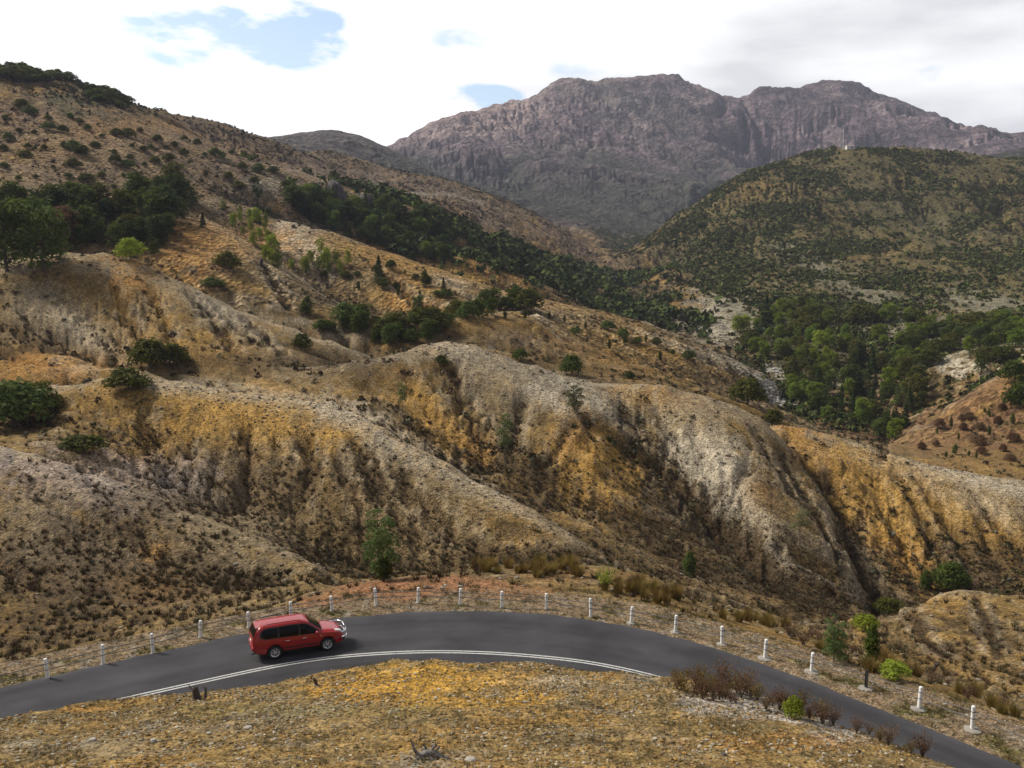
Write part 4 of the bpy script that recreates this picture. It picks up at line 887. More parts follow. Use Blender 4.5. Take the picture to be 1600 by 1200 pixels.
def blades(n, seed, w_=.03, lean=.4):
    rg = np.random.default_rng(seed); a = rg.uniform(0, 6.28, n); r0 = rg.uniform(0, .25, n); h = rg.uniform(.5, 1, n); le = rg.uniform(.05, lean, n)
    b0 = np.stack([r0 * np.cos(a), r0 * np.sin(a), np.full(n, -.05)], 1); tip = b0 + np.stack([le * np.cos(a), le * np.sin(a), h], 1); q = rg.uniform(0, 6.28, n)
    s = np.stack([np.cos(q), np.sin(q), np.zeros(n)], 1) * w_
    return np.stack([b0 - s, b0 + s, tip], 1).reshape(-1, 3), np.arange(3 * n).reshape(-1, 3)
def cover(name, T, dens, n, seed, size, cols, tall=1.0, m='cover', label=None):
    pos, i, j, rg = sample(dens, n, seed)
    cc = np.array(cols)[rg.integers(len(cols), size=n)] * rg.uniform(.65, 1.35, n)[:, None]
    v, f, c_ = merge(T, pos, rg.uniform(*size, n) * rg.uniform(.7, 1.3, n), rg.uniform(0, 6.28, n), cc, rg.integers(len(T), size=n), tall)
    me = np_mesh(name, v, f, M[m]); add_col(me, 'Col', c_); o = obj(name, me); tag(o, label, name.replace('_', ' '), kind='stuff'); return o
OUT = np.where(TT < 500, smooth(3.6, 5.5, -TT), 1.0) * (RR > 44)
pat = smooth(-.05, .45, fbm(X / 14, Y / 14, 4, 131)); pat2 = smooth(-.1, .4, fbm(X / 5, Y / 5, 3, 132))
bare = 1 - .75 * smooth(.20, .34, C[..., 0])
hd = (.05 + .9 * smooth(.2, 1.8, HOL) + .6 * CH + .55 * pat ** 2 * pat2 + .10 * pat2 + .45 * smooth(-.22, -.34, AZ) * (RR < 92) * (.3 + pat2)) * bare * OUT
BR = [(.075, .050, .026), (.115, .082, .038), (.075, .066, .028), (.14, .105, .05), (.10, .062, .038), (.12, .11, .07)]
cover('heath_undergrowth', [blades(26, s, .045, .55) for s in (1, 2, 3)], hd * (RR > 50) * (RR < 140), 12500, 61, (.22, .70), BR, .85, label='low brown heath growing over the eroded near spurs')
cover('heath_undergrowth', [dome(16, s, .5, .6) for s in (4, 5, 6)], hd * (RR > 125) * (RR < 420), 8500, 62, (.4, 1.25), BR + [(.06, .065, .025)], .8, label='low brown and olive heath on the middle slopes')
GR = [(0.073, 0.097, 0.022), (0.060, 0.081, 0.022), (0.062, 0.073, 0.020), (0.090, 0.100, 0.024), (0.106, 0.100, 0.037), (0.053, 0.062, 0.024), (0.106, 0.128, 0.029), (0.119, 0.097, 0.044)]
scr = smooth(-.25, .35, fbm(X / 45, Y / 45, 5, 141)); baref = 1 - .93 * smooth(.12, .20, C[..., 0])
right_hill = smooth(.02, .10, AZ - .16 + .12 * (LR - 6.2)) * (RR > 270)
cover('hillside_scrub', [dome(15, s, .55, .7) for s in (7, 8, 9)], right_hill * (RR < 1250) * (.05 + scr ** 2.3) * baref * (.45 + 1.1 * smooth(.42, .2, AZ)) * (1 - .35 * smooth(60, 120, Z) * smooth(.3, .4, AZ)), 46000, 63, (.8, 3.0), GR, 1.0, label='dark green scrub covering the hill with the mast')
cover('hillside_scrub', [dome(13, s, .55, .7) for s in (10, 11)], (1 - right_hill) * (RR > 330) * (RR < 1100) * (.12 + .8 * scr ** 2 + .5 * smooth(0, 1.5, HOL)) * baref, 10000, 64, (.7, 2.2), [GR[2]] + [(.10, .075, .05), (.08, .066, .04)] + [(.075, .05, .03), (.09, .062, .04)], .9, label='brown and olive scrub over the left hill and far ridges')
VL = np.zeros(Z.shape)
for (px, py, rad) in ((740,380,46),(800,405,40),(860,435,40),(900,455,36),(930,470,30),(680,345,24),(960,440,30)):
    c_ = at(px, py); VL += np.exp(-((X - c_[0]) ** 2 + (Y - c_[1]) ** 2) / rad ** 2)
cover('far_woodland', [dome(22, s, .42, .7) for s in (12, 13, 14)], np.clip(VL, 0, 1) * (.2 + scr) , 2600, 65, (2.5, 6.0), [(0.049, 0.070, 0.018), (0.070, 0.098, 0.022), (0.091, 0.119, 0.024), (0.056, 0.063, 0.022)], 1.2, label='green woodland running along the valley behind the long ridge')
KN = K * (RR > 11)
gp = smooth(-.15, .4, fbm(X / 2.4, Y / 2.4, 4, 151)) * (1 - .8 * smooth(.27, .34, C[..., 0]))
cover('dry_grass', [blades(15, s, .022, .5) for s in (15, 16, 17)], KN * (.05 + gp), 9000, 66, (.06, .20), [(.21, .165, .07), (.15, .125, .05), (.26, .22, .12), (.12, .10, .04), (.22, .20, .14)], 1.0, label='thin dry grass over the near knoll')
cover('verge_grass', [blades(16, s, .025, .6) for s in (18, 19)], np.where(TT < 500, smooth(.2, -.4, TT) * smooth(-9, -4, TT) * (.1 + smooth(.0, .4, fbm(X / 1.6, Y / 1.6, 4, 82))), 0), 5000, 67, (.08, .28), [(.11, .10, .03), (.16, .12, .045), (.085, .09, .025), (.14, .09, .04)], .9, label='mossy grass and weeds along the gravel verge')
def pebble(seed):
    rg = np.random.default_rng(seed); bm = bmesh.new(); bmesh.ops.create_icosphere(bm, subdivisions=1, radius=.5)
    v = np.array([q.co for q in bm.verts]); f = np.array([[q.index for q in p.verts] for p in bm.faces]); bm.free()
    v *= rg.uniform(.65, 1.15, (len(v), 1)); v *= [1, rg.uniform(.6, .9), rg.uniform(.45, .7)]; v[:, 2] += .1
    return v, f
PB = [pebble(s) for s in range(6)]
SC = [(.30, .26, .18), (.28, .19, .08), (.22, .16, .09), (.38, .34, .26), (.30, .17, .05), (.15, .10, .05)]
cover('gravel', PB, KN * (.3 + smooth(-.2, .4, fbm(X / 2.8, Y / 2.8, 4, 161))), 22000, 68, (.03, .15), SC, 1.0, 'stone', 'loose stones strewn over the near knoll')
cover('gravel', PB, np.where(TT < 500, smooth(.1, -.3, TT) * smooth(-6, -3, TT), 0), 8000, 69, (.03, .12), SC[:4], 1.0, 'stone', 'loose gravel on the road verge')
cover('rubble', PB, (RR > 52) * (RR < 260) * OUT * (.12 + smooth(.5, 1.4, r2 - HOL * .2) + .5 * smooth(.2, .3, C[..., 0])), 9000, 70, (.12, .5), [(.22, .19, .15), (.28, .25, .2), (.2, .15, .09), (.15, .12, .09)], 1.0, 'stone', 'broken rock scattered on the eroded spurs')
crk = np.zeros(Z.shape)
for (px, py, rad) in ((1212,578,5),(1208,598,5),(1205,615,5),(1214,632,6),(1228,640,4)):
    c_ = at(px, py); crk += np.exp(-((X - c_[0]) ** 2 + (Y - c_[1]) ** 2) / rad ** 2)
cover('creek_stones_gravel', PB, crk, 900, 71, (.5, 1.6), [(.42, .39, .35), (.34, .31, .28), (.5, .47, .42)], .8, 'stone', 'pale boulders lying in the creek bed of the right valley')
# ------------------------------------------------------------------ guard posts and cables along the bend
m = mat('white post paint', (.74, .74, .72), .6); g = G(m); co = g.n('ShaderNodeTexCoord').outputs['Object']
g.base(g.mix(g.rng(g.noise(9, 6, .7, co), .58, .74, 0, .6), (.86, .86, .84), (.42, .38, .32))); M['post'] = m
m = mat('footing concrete', (.3, .28, .25), .9); g = G(m); co = g.n('ShaderNodeTexCoord').outputs['Object']
g.base(g.mix(g.noise(12, 6, .7, co), (.20, .18, .15), (.42, .39, .34))); g.bump(g.noise(25, 5, .7, co), .02); M['conc'] = m
M['black'] = mat('black band', (.02, .02, .022), .6); M['steel'] = mat('galvanised steel', (.30, .31, .32), .45, .8)
M['wire'] = mat('weathered cable', (.16, .15, .14), .6, .5); M['dsteel'] = mat('dark grey steel', (.09, .10, .105), .55, .4)
def lathe(prof, sides=20, wob=0, seed=0):
    rg = np.random.default_rng(seed); prof = np.array(prof, float); f = np.arange(sides) * 2 * math.pi / sides
    w_ = 1 + wob * rg.uniform(-1, 1, sides)
    V = np.stack([np.outer(prof[:, 0], np.cos(f) * w_), np.outer(prof[:, 0], np.sin(f) * w_), np.repeat(prof[:, 1:2], sides, 1)], -1).reshape(-1, 3)
    F = [[i * sides + k, i * sides + (k + 1) % sides, (i + 1) * sides + (k + 1) % sides, (i + 1) * sides + k] for i in range(len(prof) - 1) for k in range(sides)]
    return V, np.array(F)
def hard(me, ang=35):
    for p in me.polygons: p.use_smooth = True
    me.set_sharp_from_angle(angle=R(ang)); return me
r_ = .086
post_me = hard(np_mesh('post', *lathe([(0, -.3), (r_, -.3), (r_, 0), (r_ * .99, .5), (r_ * .96, .93), (r_ * .9, .975), (r_ * .6, .997), (0, 1.0)]), M['post'], True))
band_mes = [hard(np_mesh('band', *lathe([(r_ - .01, z0), (r_ + .004, z0), (r_ + .004, z0 + .026), (r_ - .01, z0 + .026)]), M['black'], True)) for z0 in (.47, .75)]
foot_mes = [hard(np_mesh('footing', *lathe([(0, .075), (.12, .075), (.26, .062), (.33, .035), (.36, -.2)], 22, .12, s), M['conc'], True), 50) for s in range(3)]
POSTS = [(75,1030,1058),(161,1008,1035),(239,990,1018),(313,970,994),(389,955,978),(455,940,963),(519,930,952),(588,918,944),(653,917,940),(719,918,943),(784,922,947),(854,927,950),(923,935,962),(986,948,972),(1055,961,986),(1128,979,1005),(1195,1000,1027),(1268,1020,1047),(1353,1049,1074),(1436,1076,1105),(1519,1107,1138)]
WHERE = ['white guard post nearest the left edge, at the left end of the row', 'second white guard post from the left end of the row', 'third white guard post from the left end, above a stretch of bare sandy edge', 'white guard post one before the red car, standing in mossy grass', "white guard post just behind the red car's tailgate", "white guard post showing over the red car's roof", "white guard post beyond the red car's bonnet", 'white guard post below the slender green tree on the bend', 'white guard post on the reddish bank, second past the red car', 'white guard post in the middle of the reddish bank, third past the red car', 'white guard post at the right end of the reddish bank', 'white guard post in front of the rush tussocks on the lip', 'white guard post left of the bright green young shrub', 'white guard post right of the bright green young shrub', 'white guard post sixth to the left of the grey metal post, first with a wide pale footing', 'white guard post third to the left of the grey metal post', 'white guard post two before the grey metal post on its left', 'white guard post next to the grey metal post on its left', '', 'white guard post next to the grey metal post on its right', 'white guard post at the right end of the row, nearest the right edge']
WHERE[14] = 'white guard post fourth to the left of the grey metal post'
tops = []
for i, (px, ty, by) in enumerate(POSTS):
    l = hitz(px, by + 1, .0); z0 = ground(l[0], l[1]); l[2] = z0
    dist = math.hypot(l[0], l[1]); h = (by - ty) / FPX * math.hypot(dist, EYE) / math.cos(math.atan2(EYE, dist)); h = max(.9, min(1.2, h))
    if i == 18:
        o = empty('steel_post', l, .4)
        bx = np.array([[-.05, -.05], [.05, -.05], [.05, -.036], [.008, -.036], [.008, .036], [.05, .036], [.05, .05], [-.05, .05], [-.05, .036], [-.008, .036], [-.008, -.036], [-.05, -.036]])
        bm = bmesh.new(); vs = [bm.verts.new((*p, -.2)) for p in bx]; f = bm.faces.new(vs); ex_ = bmesh.ops.extrude_face_region(bm, geom=[f])
        bmesh.ops.translate(bm, verts=[v for v in ex_['geom'] if isinstance(v, bmesh.types.BMVert)], vec=(0, 0, h + .2)); me = bpy.data.meshes.new('post'); bm.to_mesh(me); bm.free(); me.materials.append(M['dsteel'])
        obj('post', me, o); obj('footing', foot_mes[0], o); tag(o, 'thin grey metal post on a pale footing, breaking the row of white posts', 'post', 'guard posts along the bend')
    else:
        o = empty('guard_post', l, random.uniform(-.3, .3)); p = obj('post', post_me, o); p.scale = (1, 1, h); [obj('band', q, p) for q in band_mes]
        f = obj('footing', foot_mes[i % 3], o); s_ = .45 if i < 13 else .8 + .25 * (i > 15); f.scale = (s_, s_, 1); f.rotation_euler = (0, 0, i * 1.3)
        o.rotation_euler = (random.uniform(-.06, .06), random.uniform(-.06, .06), random.uniform(-.3, .3)); tag(o, WHERE[i], 'post', 'guard posts along the bend')
    tops.append((l, h))
ext = lambda a, b, k: (a[0] + (a[0] - b[0]) * k, (a[1] + b[1]) / 2)
for frac, lab in ((.76, 'upper steel cable strung through the row of guard posts'), (.48, 'lower steel cable strung through the row of guard posts')):
    pp = [l + np.array([0, 0, h * frac]) for l, h in tops]; pp = [pp[0] * 2 - pp[1], ] + pp + [pp[-1] * 2 - pp[-2]]; path = []
    for a_, b_ in zip(pp[:-1], pp[1:]):
        for t in np.linspace(0, 1, 6, endpoint=False): path.append(a_ + (b_ - a_) * t - np.array([0, 0, .10 * t * (1 - t)]))
    path.append(pp[-1]); tag(obj('guard_cable', np_mesh('guard_cable', *tube(path, [.021] * len(path), 6), M['wire'], True)), lab, 'cable', 'guard cables')
# ------------------------------------------------------------------ the red car
m = mat('red car paint', (.33, .010, .012), .32); m.node_tree.nodes['Principled BSDF'].inputs['Coat Weight'].default_value = .5; m.node_tree.nodes['Principled BSDF'].inputs['Coat Roughness'].default_value = .06; M['red'] = m
g = G(m); g.base(g.mix(g.rng(g.noise(2.2, 5, .7, g.n('ShaderNodeTexCoord').outputs['Object']), .5, .75, 0, .25), (.33, .008, .010), (.24, .03, .024)))
M['glass'] = mat('dark tinted glass', (.004, .004, .005), .05, **{'Specular IOR Level': .22}); M['trim'] = mat('black plastic', (.018, .018, .02), .5); M['rubber'] = mat('tyre rubber', (.018, .018, .019), .85)
M['alloy'] = mat('alloy wheel', (.72, .73, .75), .3, .85); M['chrome'] = mat('polished bull bar', (.85, .86, .88), .18, 1.0); M['lens'] = mat('headlamp lens', (.75, .77, .8), .12); M['tail'] = mat('tail lamp', (.35, .015, .012), .2); M['plate'] = mat('number plate', (.7, .7, .66), .5); M['amber'] = mat('side repeater', (.8, .55, .3), .3)
def prof(pts, k=9):
    p = np.array(pts, float); xs = np.linspace(p[0, 0], p[-1, 0], 460); y = np.interp(xs, p[:, 0], p[:, 1]); y = np.convolve(np.pad(y, k, mode='reflect', reflect_type='odd'), np.ones(2 * k + 1) / (2 * k + 1), 'valid'); return lambda x: np.interp(x, xs, y)
cT = prof([(-2.30,.98),(-2.27,1.08),(-2.2,1.28),(-2.06,1.56),(-1.9,1.655),(-1.5,1.70),(-.5,1.715),(.1,1.70),(.35,1.665),(.52,1.58),(1.12,1.15),(1.22,1.09),(1.6,1.05),(2.0,.97),(2.15,.90),(2.25,.78),(2.28,.66)], 6)
cW = prof([(-2.3,.74),(-2.2,.83),(-1.9,.875),(-1,.885),(1,.885),(1.7,.875),(2.05,.81),(2.2,.71),(2.28,.58)])
cR = prof([(-2.3,.66),(-2.0,.60),(0,.61),(.35,.62),(1.15,.73),(2.0,.68),(2.28,.50)])
cB = prof([(-2.3,1.04),(-1,1.05),(.9,1.0),(1.3,.98),(2.0,.90),(2.28,.62)])
cZ = prof([(-2.3,.52),(-2.1,.34),(-1.7,.28),(1.8,.28),(2.15,.31),(2.28,.44)])
def section(x):
    T, W_, R_, B_, zb = cT(x), cW(x), cR(x), cB(x), cZ(x); B_ = min(B_, T - .06); zt = max(T - .10, B_ + .35 * (T - B_)); lo = zb + .18; md = min(.66, (lo + B_) / 2)
    return np.array([(0, zb), (W_ * .78, zb), (W_ * .955, zb + .05), (W_ * .99, lo), (W_, md), (W_ * .995, (md + B_) / 2), (W_ * .965, B_ - .02), (W_ * .95, B_ + .015), ((W_ * .95 + R_ + .03) / 2 + .012, (B_ + .015 + zt) / 2), (R_ + .03, zt), (R_ - .01, zt + (T - zt) * .55), (R_ - .12, zt + (T - zt) * .86), (R_ * .45, T - .004), (0, T)])
def yside(x, z):
    s = section(x)[2:11]; return np.interp(z, s[:, 1], s[:, 0])
def ztop(x, y):
    s = section(x)[9:][::-1]; return np.interp(abs(y), s[:, 0], s[:, 1])
xs = np.r_[-2.30, np.linspace(-2.285, -1.85, 14), np.linspace(-1.8, .3, 26), np.linspace(.34, 1.3, 20), np.linspace(1.34, 2.05, 12), np.linspace(2.08, 2.28, 10)]
bm = bmesh.new(); rows = []
for x in xs:
    s = section(x); ring = [(x, y, z) for y, z in s] + [(x, -y, z) for y, z in s[-2:0:-1]]; rows.append([bm.verts.new(p) for p in ring])
for a_, b_ in zip(rows[:-1], rows[1:]):
    for k in range(len(a_)): bm.faces.new((a_[k], a_[(k + 1) % len(a_)], b_[(k + 1) % len(a_)], b_[k]))
bm.faces.new(rows[0]); bm.faces.new(rows[-1][::-1]); bmesh.ops.recalc_face_normals(bm, faces=bm.faces)
me = bpy.data.meshes.new('body'); bm.to_mesh(me); bm.free()
WX, WZ = (-1.25, 1.38), .355
tmp_o = bpy.data.objects.new('body_shell', me); COL.objects.link(tmp_o); cutters = []
for wx in WX:
    for sd_ in (-1, 1):
        v, f = tube([(wx, sd_ * .52, WZ + .02), (wx, sd_ * 1.1, WZ + .02)], [.415, .415], 32); bmc = bmesh.new(); vv = [bmc.verts.new(p) for p in v]
        for q in f: bmc.faces.new([vv[i] for i in q])
        bmc.faces.new(vv[:32]); bmc.faces.new(vv[32:]); bmesh.ops.recalc_face_normals(bmc, faces=bmc.faces)
        cm = bpy.data.meshes.new('cut'); bmc.to_mesh(cm); bmc.free(); co_ = bpy.data.objects.new('cut', cm); COL.objects.link(co_); cutters.append(co_)
        md = tmp_o.modifiers.new('arch', 'BOOLEAN'); md.operation = 'DIFFERENCE'; md.object = co_; md.solver = 'EXACT'
bpy.context.view_layer.update()
body_me = bpy.data.meshes.new_from_object(tmp_o.evaluated_get(bpy.context.evaluated_depsgraph_get())); body_me.name = 'body'
for o in cutters + [tmp_o]: bpy.data.objects.remove(o)
body_me.materials.clear(); body_me.materials.append(M['red']); hard(body_me, 40)
pr, pf = hitz(430, 1030), hitz(512, 1016.5); hd_ = math.atan2(pf[1] - pr[1], pf[0] - pr[0]); mid_ = (pr + pf) / 2
fw = np.array([math.cos(hd_), math.sin(hd_)]); lf = np.array([-fw[1], fw[0]]); org = mid_[:2] + lf * .80 - fw * .065
car = empty('parked_car', (org[0], org[1], .012), hd_); car.name = 'estate_car'
tag(car, 'red four-wheel-drive car with dark windows and a shiny bull bar, driving round the bend', 'car')
obj('body', body_me, car)
def grid_part(name, P, m_, parent, thick=None):
    P = np.array(P); a_, b_ = P.shape[:2]; i = (np.arange(a_ - 1)[:, None] * b_ + np.arange(b_ - 1)[None]).ravel()
    return obj(name, np_mesh(name, P.reshape(-1, 3), np.stack([i, i + 1, i + b_ + 1, i + b_], 1), m_, True), parent)
def side_patch(name, x0, x1, lo, hi, m_, sgn, off, parent, nx=22, nz=8):
    P = []
    for x in np.linspace(x0, x1, nx):
        a_, b_ = lo(x), hi(x); P.append([(x, sgn * (yside(x, z) + off), z) for z in np.linspace(a_, max(b_, a_ + .003), nz)])
    return grid_part(name, P, m_, parent)
hi_w = lambda x: float(min(cT(x) - .115, np.interp(x, [-1.98, -1.8, -1.6], [1.36, 1.52, 1.62])))
for sg in (-1, 1):
    side_patch('window_trim', -1.96, .98, lambda x: float(cB(x) + .025 + .10 * smooth(-1.7, -1.96, x)), hi_w, M['trim'], sg, .004, car, 40)
    side_patch('window', .03, .90, lambda x: float(cB(x) + .055), lambda x: hi_w(x) - .03, M['glass'], sg, .009, car)
    side_patch('window', -1.0, -.05, lambda x: float(cB(x) + .055), lambda x: hi_w(x) - .03, M['glass'], sg, .009, car)
    side_patch('window', -1.86, -1.09, lambda x: float(cB(x) + .065 + .08 * smooth(-1.6, -1.86, x)), lambda x: hi_w(x) - .035, M['glass'], sg, .009, car)
    for x0, x1 in ((.02, .93), (-.82, -.02)):
        dr = side_patch('door', x0, x1, lambda x: .40, lambda x: float(cB(x) + .0), M['red'], sg, .006, car)
        hx = x0 + .10; v, f = tube([(hx - .0, sg * (yside(hx, .9) + .012), .895), (hx + .03, sg * (yside(hx, .9) + .04), .9), (hx + .17, sg * (yside(hx, .9) + .04), .905), (hx + .2, sg * (yside(hx, .9) + .012), .905)], [.014, .018, .018, .014], 8)
        obj('handle', np_mesh('handle', v, f, M['chrome'], True), dr)
    side_patch('side_moulding', -.80, .95, lambda x: .50, lambda x: .57, M['trim'], sg, .016, car)
    side_patch('sill', -.83, .96, lambda x: .335, lambda x: .40, M['trim'], sg, .010, car)
    side_patch('side_repeater', 1.02, 1.09, lambda x: .86, lambda x: .90, M['amber'], sg, .010, car, 4, 3)
    v, f = lathe([(0, -.5), (.3, -.46), (.47, -.25), (.5, 0), (.47, .25), (.3, .46), (0, .5)], 14); mi = obj('mirror', np_mesh('mirror', v * [.17, .22, .20] + [.84, sg * 1.0, 1.10], f, M['red'], True), car)
    v, f = tube([(.86, sg * .86, 1.04), (.85, sg * .95, 1.07)], [.03, .03], 8); obj('mirror_arm', np_mesh('mirror_arm', v, f, M['trim'], True), mi)
    rail = [(-1.75, sg * .57, 1.66), (-1.65, sg * .565, 1.735), (-1.4, sg * .565, 1.755), (-.2, sg * .575, 1.765), (.05, sg * .58, 1.745), (.18, sg * .585, 1.66)]
    obj('roof_rail', np_mesh('roof_rail', *tube(rail, [.02] * 6, 8), M['trim'], True), car)
    P = [[(x + (.012 if k else .012), sg * y, ztop(x, y) + .012 - .0 * k) for k, y in enumerate(np.linspace(cR(x) - .13, cR(x) + .02, 5))] for x in np.linspace(1.78, 2.17, 10)]
    grid_part('headlight', P, M['lens'], car)
    P = [[(-2.30 + .02 + float(np.interp(z, [.9, 1.1, 1.3, 1.5], [.0, .02, .07, .16])) - .03 + q * .16, sg * (min(cW(-2.25), .80) - .03 + q * .045 - max(0, z - 1.0) * .30), z) for q in np.linspace(0, 1, 5)] for z in np.linspace(.92, 1.46, 10)]
    grid_part('tail_light', P, M['tail'], car)
P = [[(x + .012, y, ztop(x, y) + .014) for y in np.linspace(-cR(x) + .06, cR(x) - .06, 13)] for x in np.linspace(.50, 1.13, 14)]
grid_part('windscreen', P, M['glass'], car)
xr = np.linspace(-2.27, -2.02, 60); zr = cT(xr)
P = [[(float(np.interp(z, zr, xr)) - .022, y, z - .01 * (abs(y) > .4)) for y in np.linspace(-.56 + (z - 1.1) * .1, .56 - (z - 1.1) * .1, 11)] for z in np.linspace(1.13, 1.54, 10)]
grid_part('rear_window', P, M['glass'], car)
v, f = lathe([(0, -.5), (.45, -.5), (.5, -.4), (.5, .4), (.45, .5), (0, .5)], 16)
def rbox(c, s, r=.03):
    bm = bmesh.new(); bmesh.ops.create_cube(bm, size=1); bmesh.ops.scale(bm, vec=s, verts=bm.verts); bmesh.ops.bevel(bm, geom=bm.edges[:], offset=r, segments=2, affect='EDGES'); bmesh.ops.translate(bm, vec=c, verts=bm.verts)
    return bm
def bm_obj(name, bm, m_, parent=None):
    me = bpy.data.meshes.new(name); bm.to_mesh(me); bm.free(); me.materials.append(m_); hard(me); return obj(name, me, parent)
bm_obj('bumper', rbox((-2.26, 0, .60), (.17, 1.56, .26), .06), M['red'], car)
bm_obj('bumper', rbox((2.20, 0, .50), (.24, 1.40, .26), .07), M['trim'], car)
bm_obj('grille', rbox((2.235, 0, .76), (.08, .80, .15), .02), M['trim'], car)
bm_obj('number_plate', rbox((-2.315, .0, .86), (.03, .38, .12), .008), M['plate'], car)
bm_obj('roof_spoiler', rbox((-2.03, 0, 1.605), (.20, 1.04, .035), .014), M['red'], car)
obj('exhaust', np_mesh('exhaust', *tube([(-2.05, -.48, .33), (-2.36, -.48, .31)], [.035, .035], 10), M['trim'], True), car)
obj('wiper', np_mesh('wiper', *tube([(1.15, .1, 1.16), (1.02, -.45, 1.255)], [.010, .008], 5), M['trim'], True), car)
bb = obj('bull_bar', np_mesh('bull_bar', *join([
    tube([(2.10, -.84, .62), (2.30, -.76, .62), (2.43, -.55, .62), (2.47, 0, .62), (2.43, .55, .62), (2.30, .76, .62), (2.10, .84, .62)], [.045] * 7, 10),
    tube([(2.08, -.84, .88), (2.28, -.76, .90), (2.40, -.55, .92), (2.43, 0, .93), (2.40, .55, .92), (2.28, .76, .90), (2.08, .84, .88)], [.035] * 7, 10),
    tube([(2.43, -.46, .48), (2.44, -.45, .8), (2.38, -.42, 1.0), (2.36, -.30, 1.07), (2.36, .30, 1.07), (2.38, .42, 1.0), (2.44, .45, .8), (2.43, .46, .48)], [.037] * 8, 10),
    tube([(2.30, -.76, .62), (2.29, -.77, .90)], [.03, .03], 8), tube([(2.30, .76, .62), (2.29, .77, .90)], [.03, .03], 8)]), M['chrome'], True), car)
bm_obj('bar_plate', rbox((2.42, 0, .50), (.03, 1.16, .20), .01), M['chrome'], bb)
ty_me = hard(np_mesh('tyre', *lathe([(.215, -.10), (.24, -.112), (.32, -.11), (.348, -.09), (.355, -.04), (.355, .04), (.348, .09), (.32, .11), (.24, .112), (.215, .10), (.215, -.10)], 36), M['rubber'], True), 50)
sp_ = [lathe([(.205, -.06), (.232, -.10), (.225, -.112), (.198, -.09), (.198, .02), (.205, -.06)], 36), lathe([(0, -.085), (.06, -.085), (.07, -.07), (.07, -.03)], 16)]
for k in range(6):
    a_ = k * math.pi / 3
    for dd in (-.17, .17): sp_.append(tube([(.05 * math.cos(a_), .05 * math.sin(a_), -.075), (.21 * math.cos(a_ + dd), .21 * math.sin(a_ + dd), -.085)], [.022, .018], 6))
rim_me = hard(np_mesh('rim', *join(sp_), M['alloy'], True), 45)
disc_me = hard(np_mesh('brake_disc', *lathe([(0, -.02), (.2, -.02), (.21, .05)], 24), M['black'], True))
for wx in WX:
    for sg in (-1, 1):
        w_ = bpy.data.objects.new('wheel', ty_me); link(w_, car); w_.location = (wx, sg * .765, WZ); w_.rotation_euler = (R(-90) if sg < 0 else R(90), 0, 0)
        w_.rotation_euler = (R(-90) * (1 if sg < 0 else -1), 0, 0)
        ri = obj('rim', rim_me, w_); di = obj('brake_disc', disc_me, w_)
# ------------------------------------------------------------------ far things: mast, hut, rock dome
M['mast'] = mat('mast paint', (.62, .62, .63), .5); M['hut'] = mat('white hut wall', (.75, .73, .70), .7); M['hroof'] = mat('pale hut roof', (.55, .42, .38), .6)
l = at(1317, 234); o = empty('radio_mast', l); o['label'] = 'thin white radio mast on top of the right hill'; o['category'] = 'mast'
k = math.hypot(l[0], l[1]) / FPX
obj('pole', np_mesh('pole', *join([tube([(dx_, dy_, -1), (dx_ * .4, dy_ * .4, 29 * k)], [.12, .10], 6) for dx_, dy_ in ((.5, 0), (-.25, .43), (-.25, -.43))] + [tube([(.5 * (1 - t * .6), 0, t * 29 * k), (-.25 * (1 - t * .6 - .03), .43 * (1 - t * .6), (t + .05) * 29 * k), (-.25 * (1 - t * .6), -.43 * (1 - t * .6), (t + .1) * 29 * k)], [.06] * 3, 4) for t in np.linspace(0, .9, 10)]), M['mast'], True), o)
obj('antenna', np_mesh('antenna', *join([tube([(0, 0, 24 * k), (0, 0, 31 * k)], [.12, .08], 6), tube([(-1.1, 0, 23 * k), (1.1, 0, 23 * k)], [.12, .12], 6)]), M['mast'], True), o)
l = at(1327, 233); h_ = empty('equipment_hut', l, .2); tag(h_, 'small white hut with a pale roof at the foot of the radio mast', 'hut')
bm_obj('wall', rbox((0, 0, 1.0), (7.0, 4.0, 3.4), .05), M['hut'], h_)
bm = bmesh.new(); q = [bm.verts.new(p) for p in ((-3.8, -2.4, 2.65), (3.8, -2.4, 2.65), (3.8, 2.4, 2.65), (-3.8, 2.4, 2.65), (-3.8, 0, 3.6), (3.8, 0, 3.6))]
for f in ((0, 1, 5, 4), (2, 3, 4, 5), (0, 4, 3), (1, 2, 5), (3, 2, 1, 0)): bm.faces.new([q[i] for i in f])
bm_obj('roof', bm, M['hroof'], h_); bm_obj('door', rbox((1.5, -2.03, .9), (1.0, .08, 2.1), .02), M['dsteel'], h_)
m = mat('grey striated rock', (.1, .095, .09), .9); g = G(m); co = g.n('ShaderNodeMapping', {'Vector': g.n('ShaderNodeTexCoord').outputs['Object'], 'Scale': (1, 1, .22)}).outputs[0]
nz = g.noise(.9, 7, .7, co); g.base(g.mix(g.rng(nz, .35, .68, 0, 1), (.055, .05, .048), (.185, .17, .16))); g.bump(nz, 1.2, 1.0); M['dome'] = m
def boulder(name, loc, sx_, sy_, sz_, m_, seed, sub=5, rough_=.18, mn=.9):
    bm = bmesh.new(); bmesh.ops.create_icosphere(bm, subdivisions=sub, radius=1); v = np.array([q.co for q in bm.verts]); f = np.array([[q.index for q in p.verts] for p in bm.faces]); bm.free()
    n_ = fbm(v[:, 0] * mn * 1.6 + seed * 3.7 + v[:, 2], v[:, 1] * mn * 1.6 + v[:, 2] * .6, 5, 200 + seed, .55); v = v * (1 + rough_ * 2 * n_)[:, None]
    v[:, 2] = np.sign(v[:, 2]) * np.abs(v[:, 2]) ** .75
    o = obj(name, np_mesh(name, v * [sx_, sy_, sz_], f, m_, True)); o.location = loc; return o
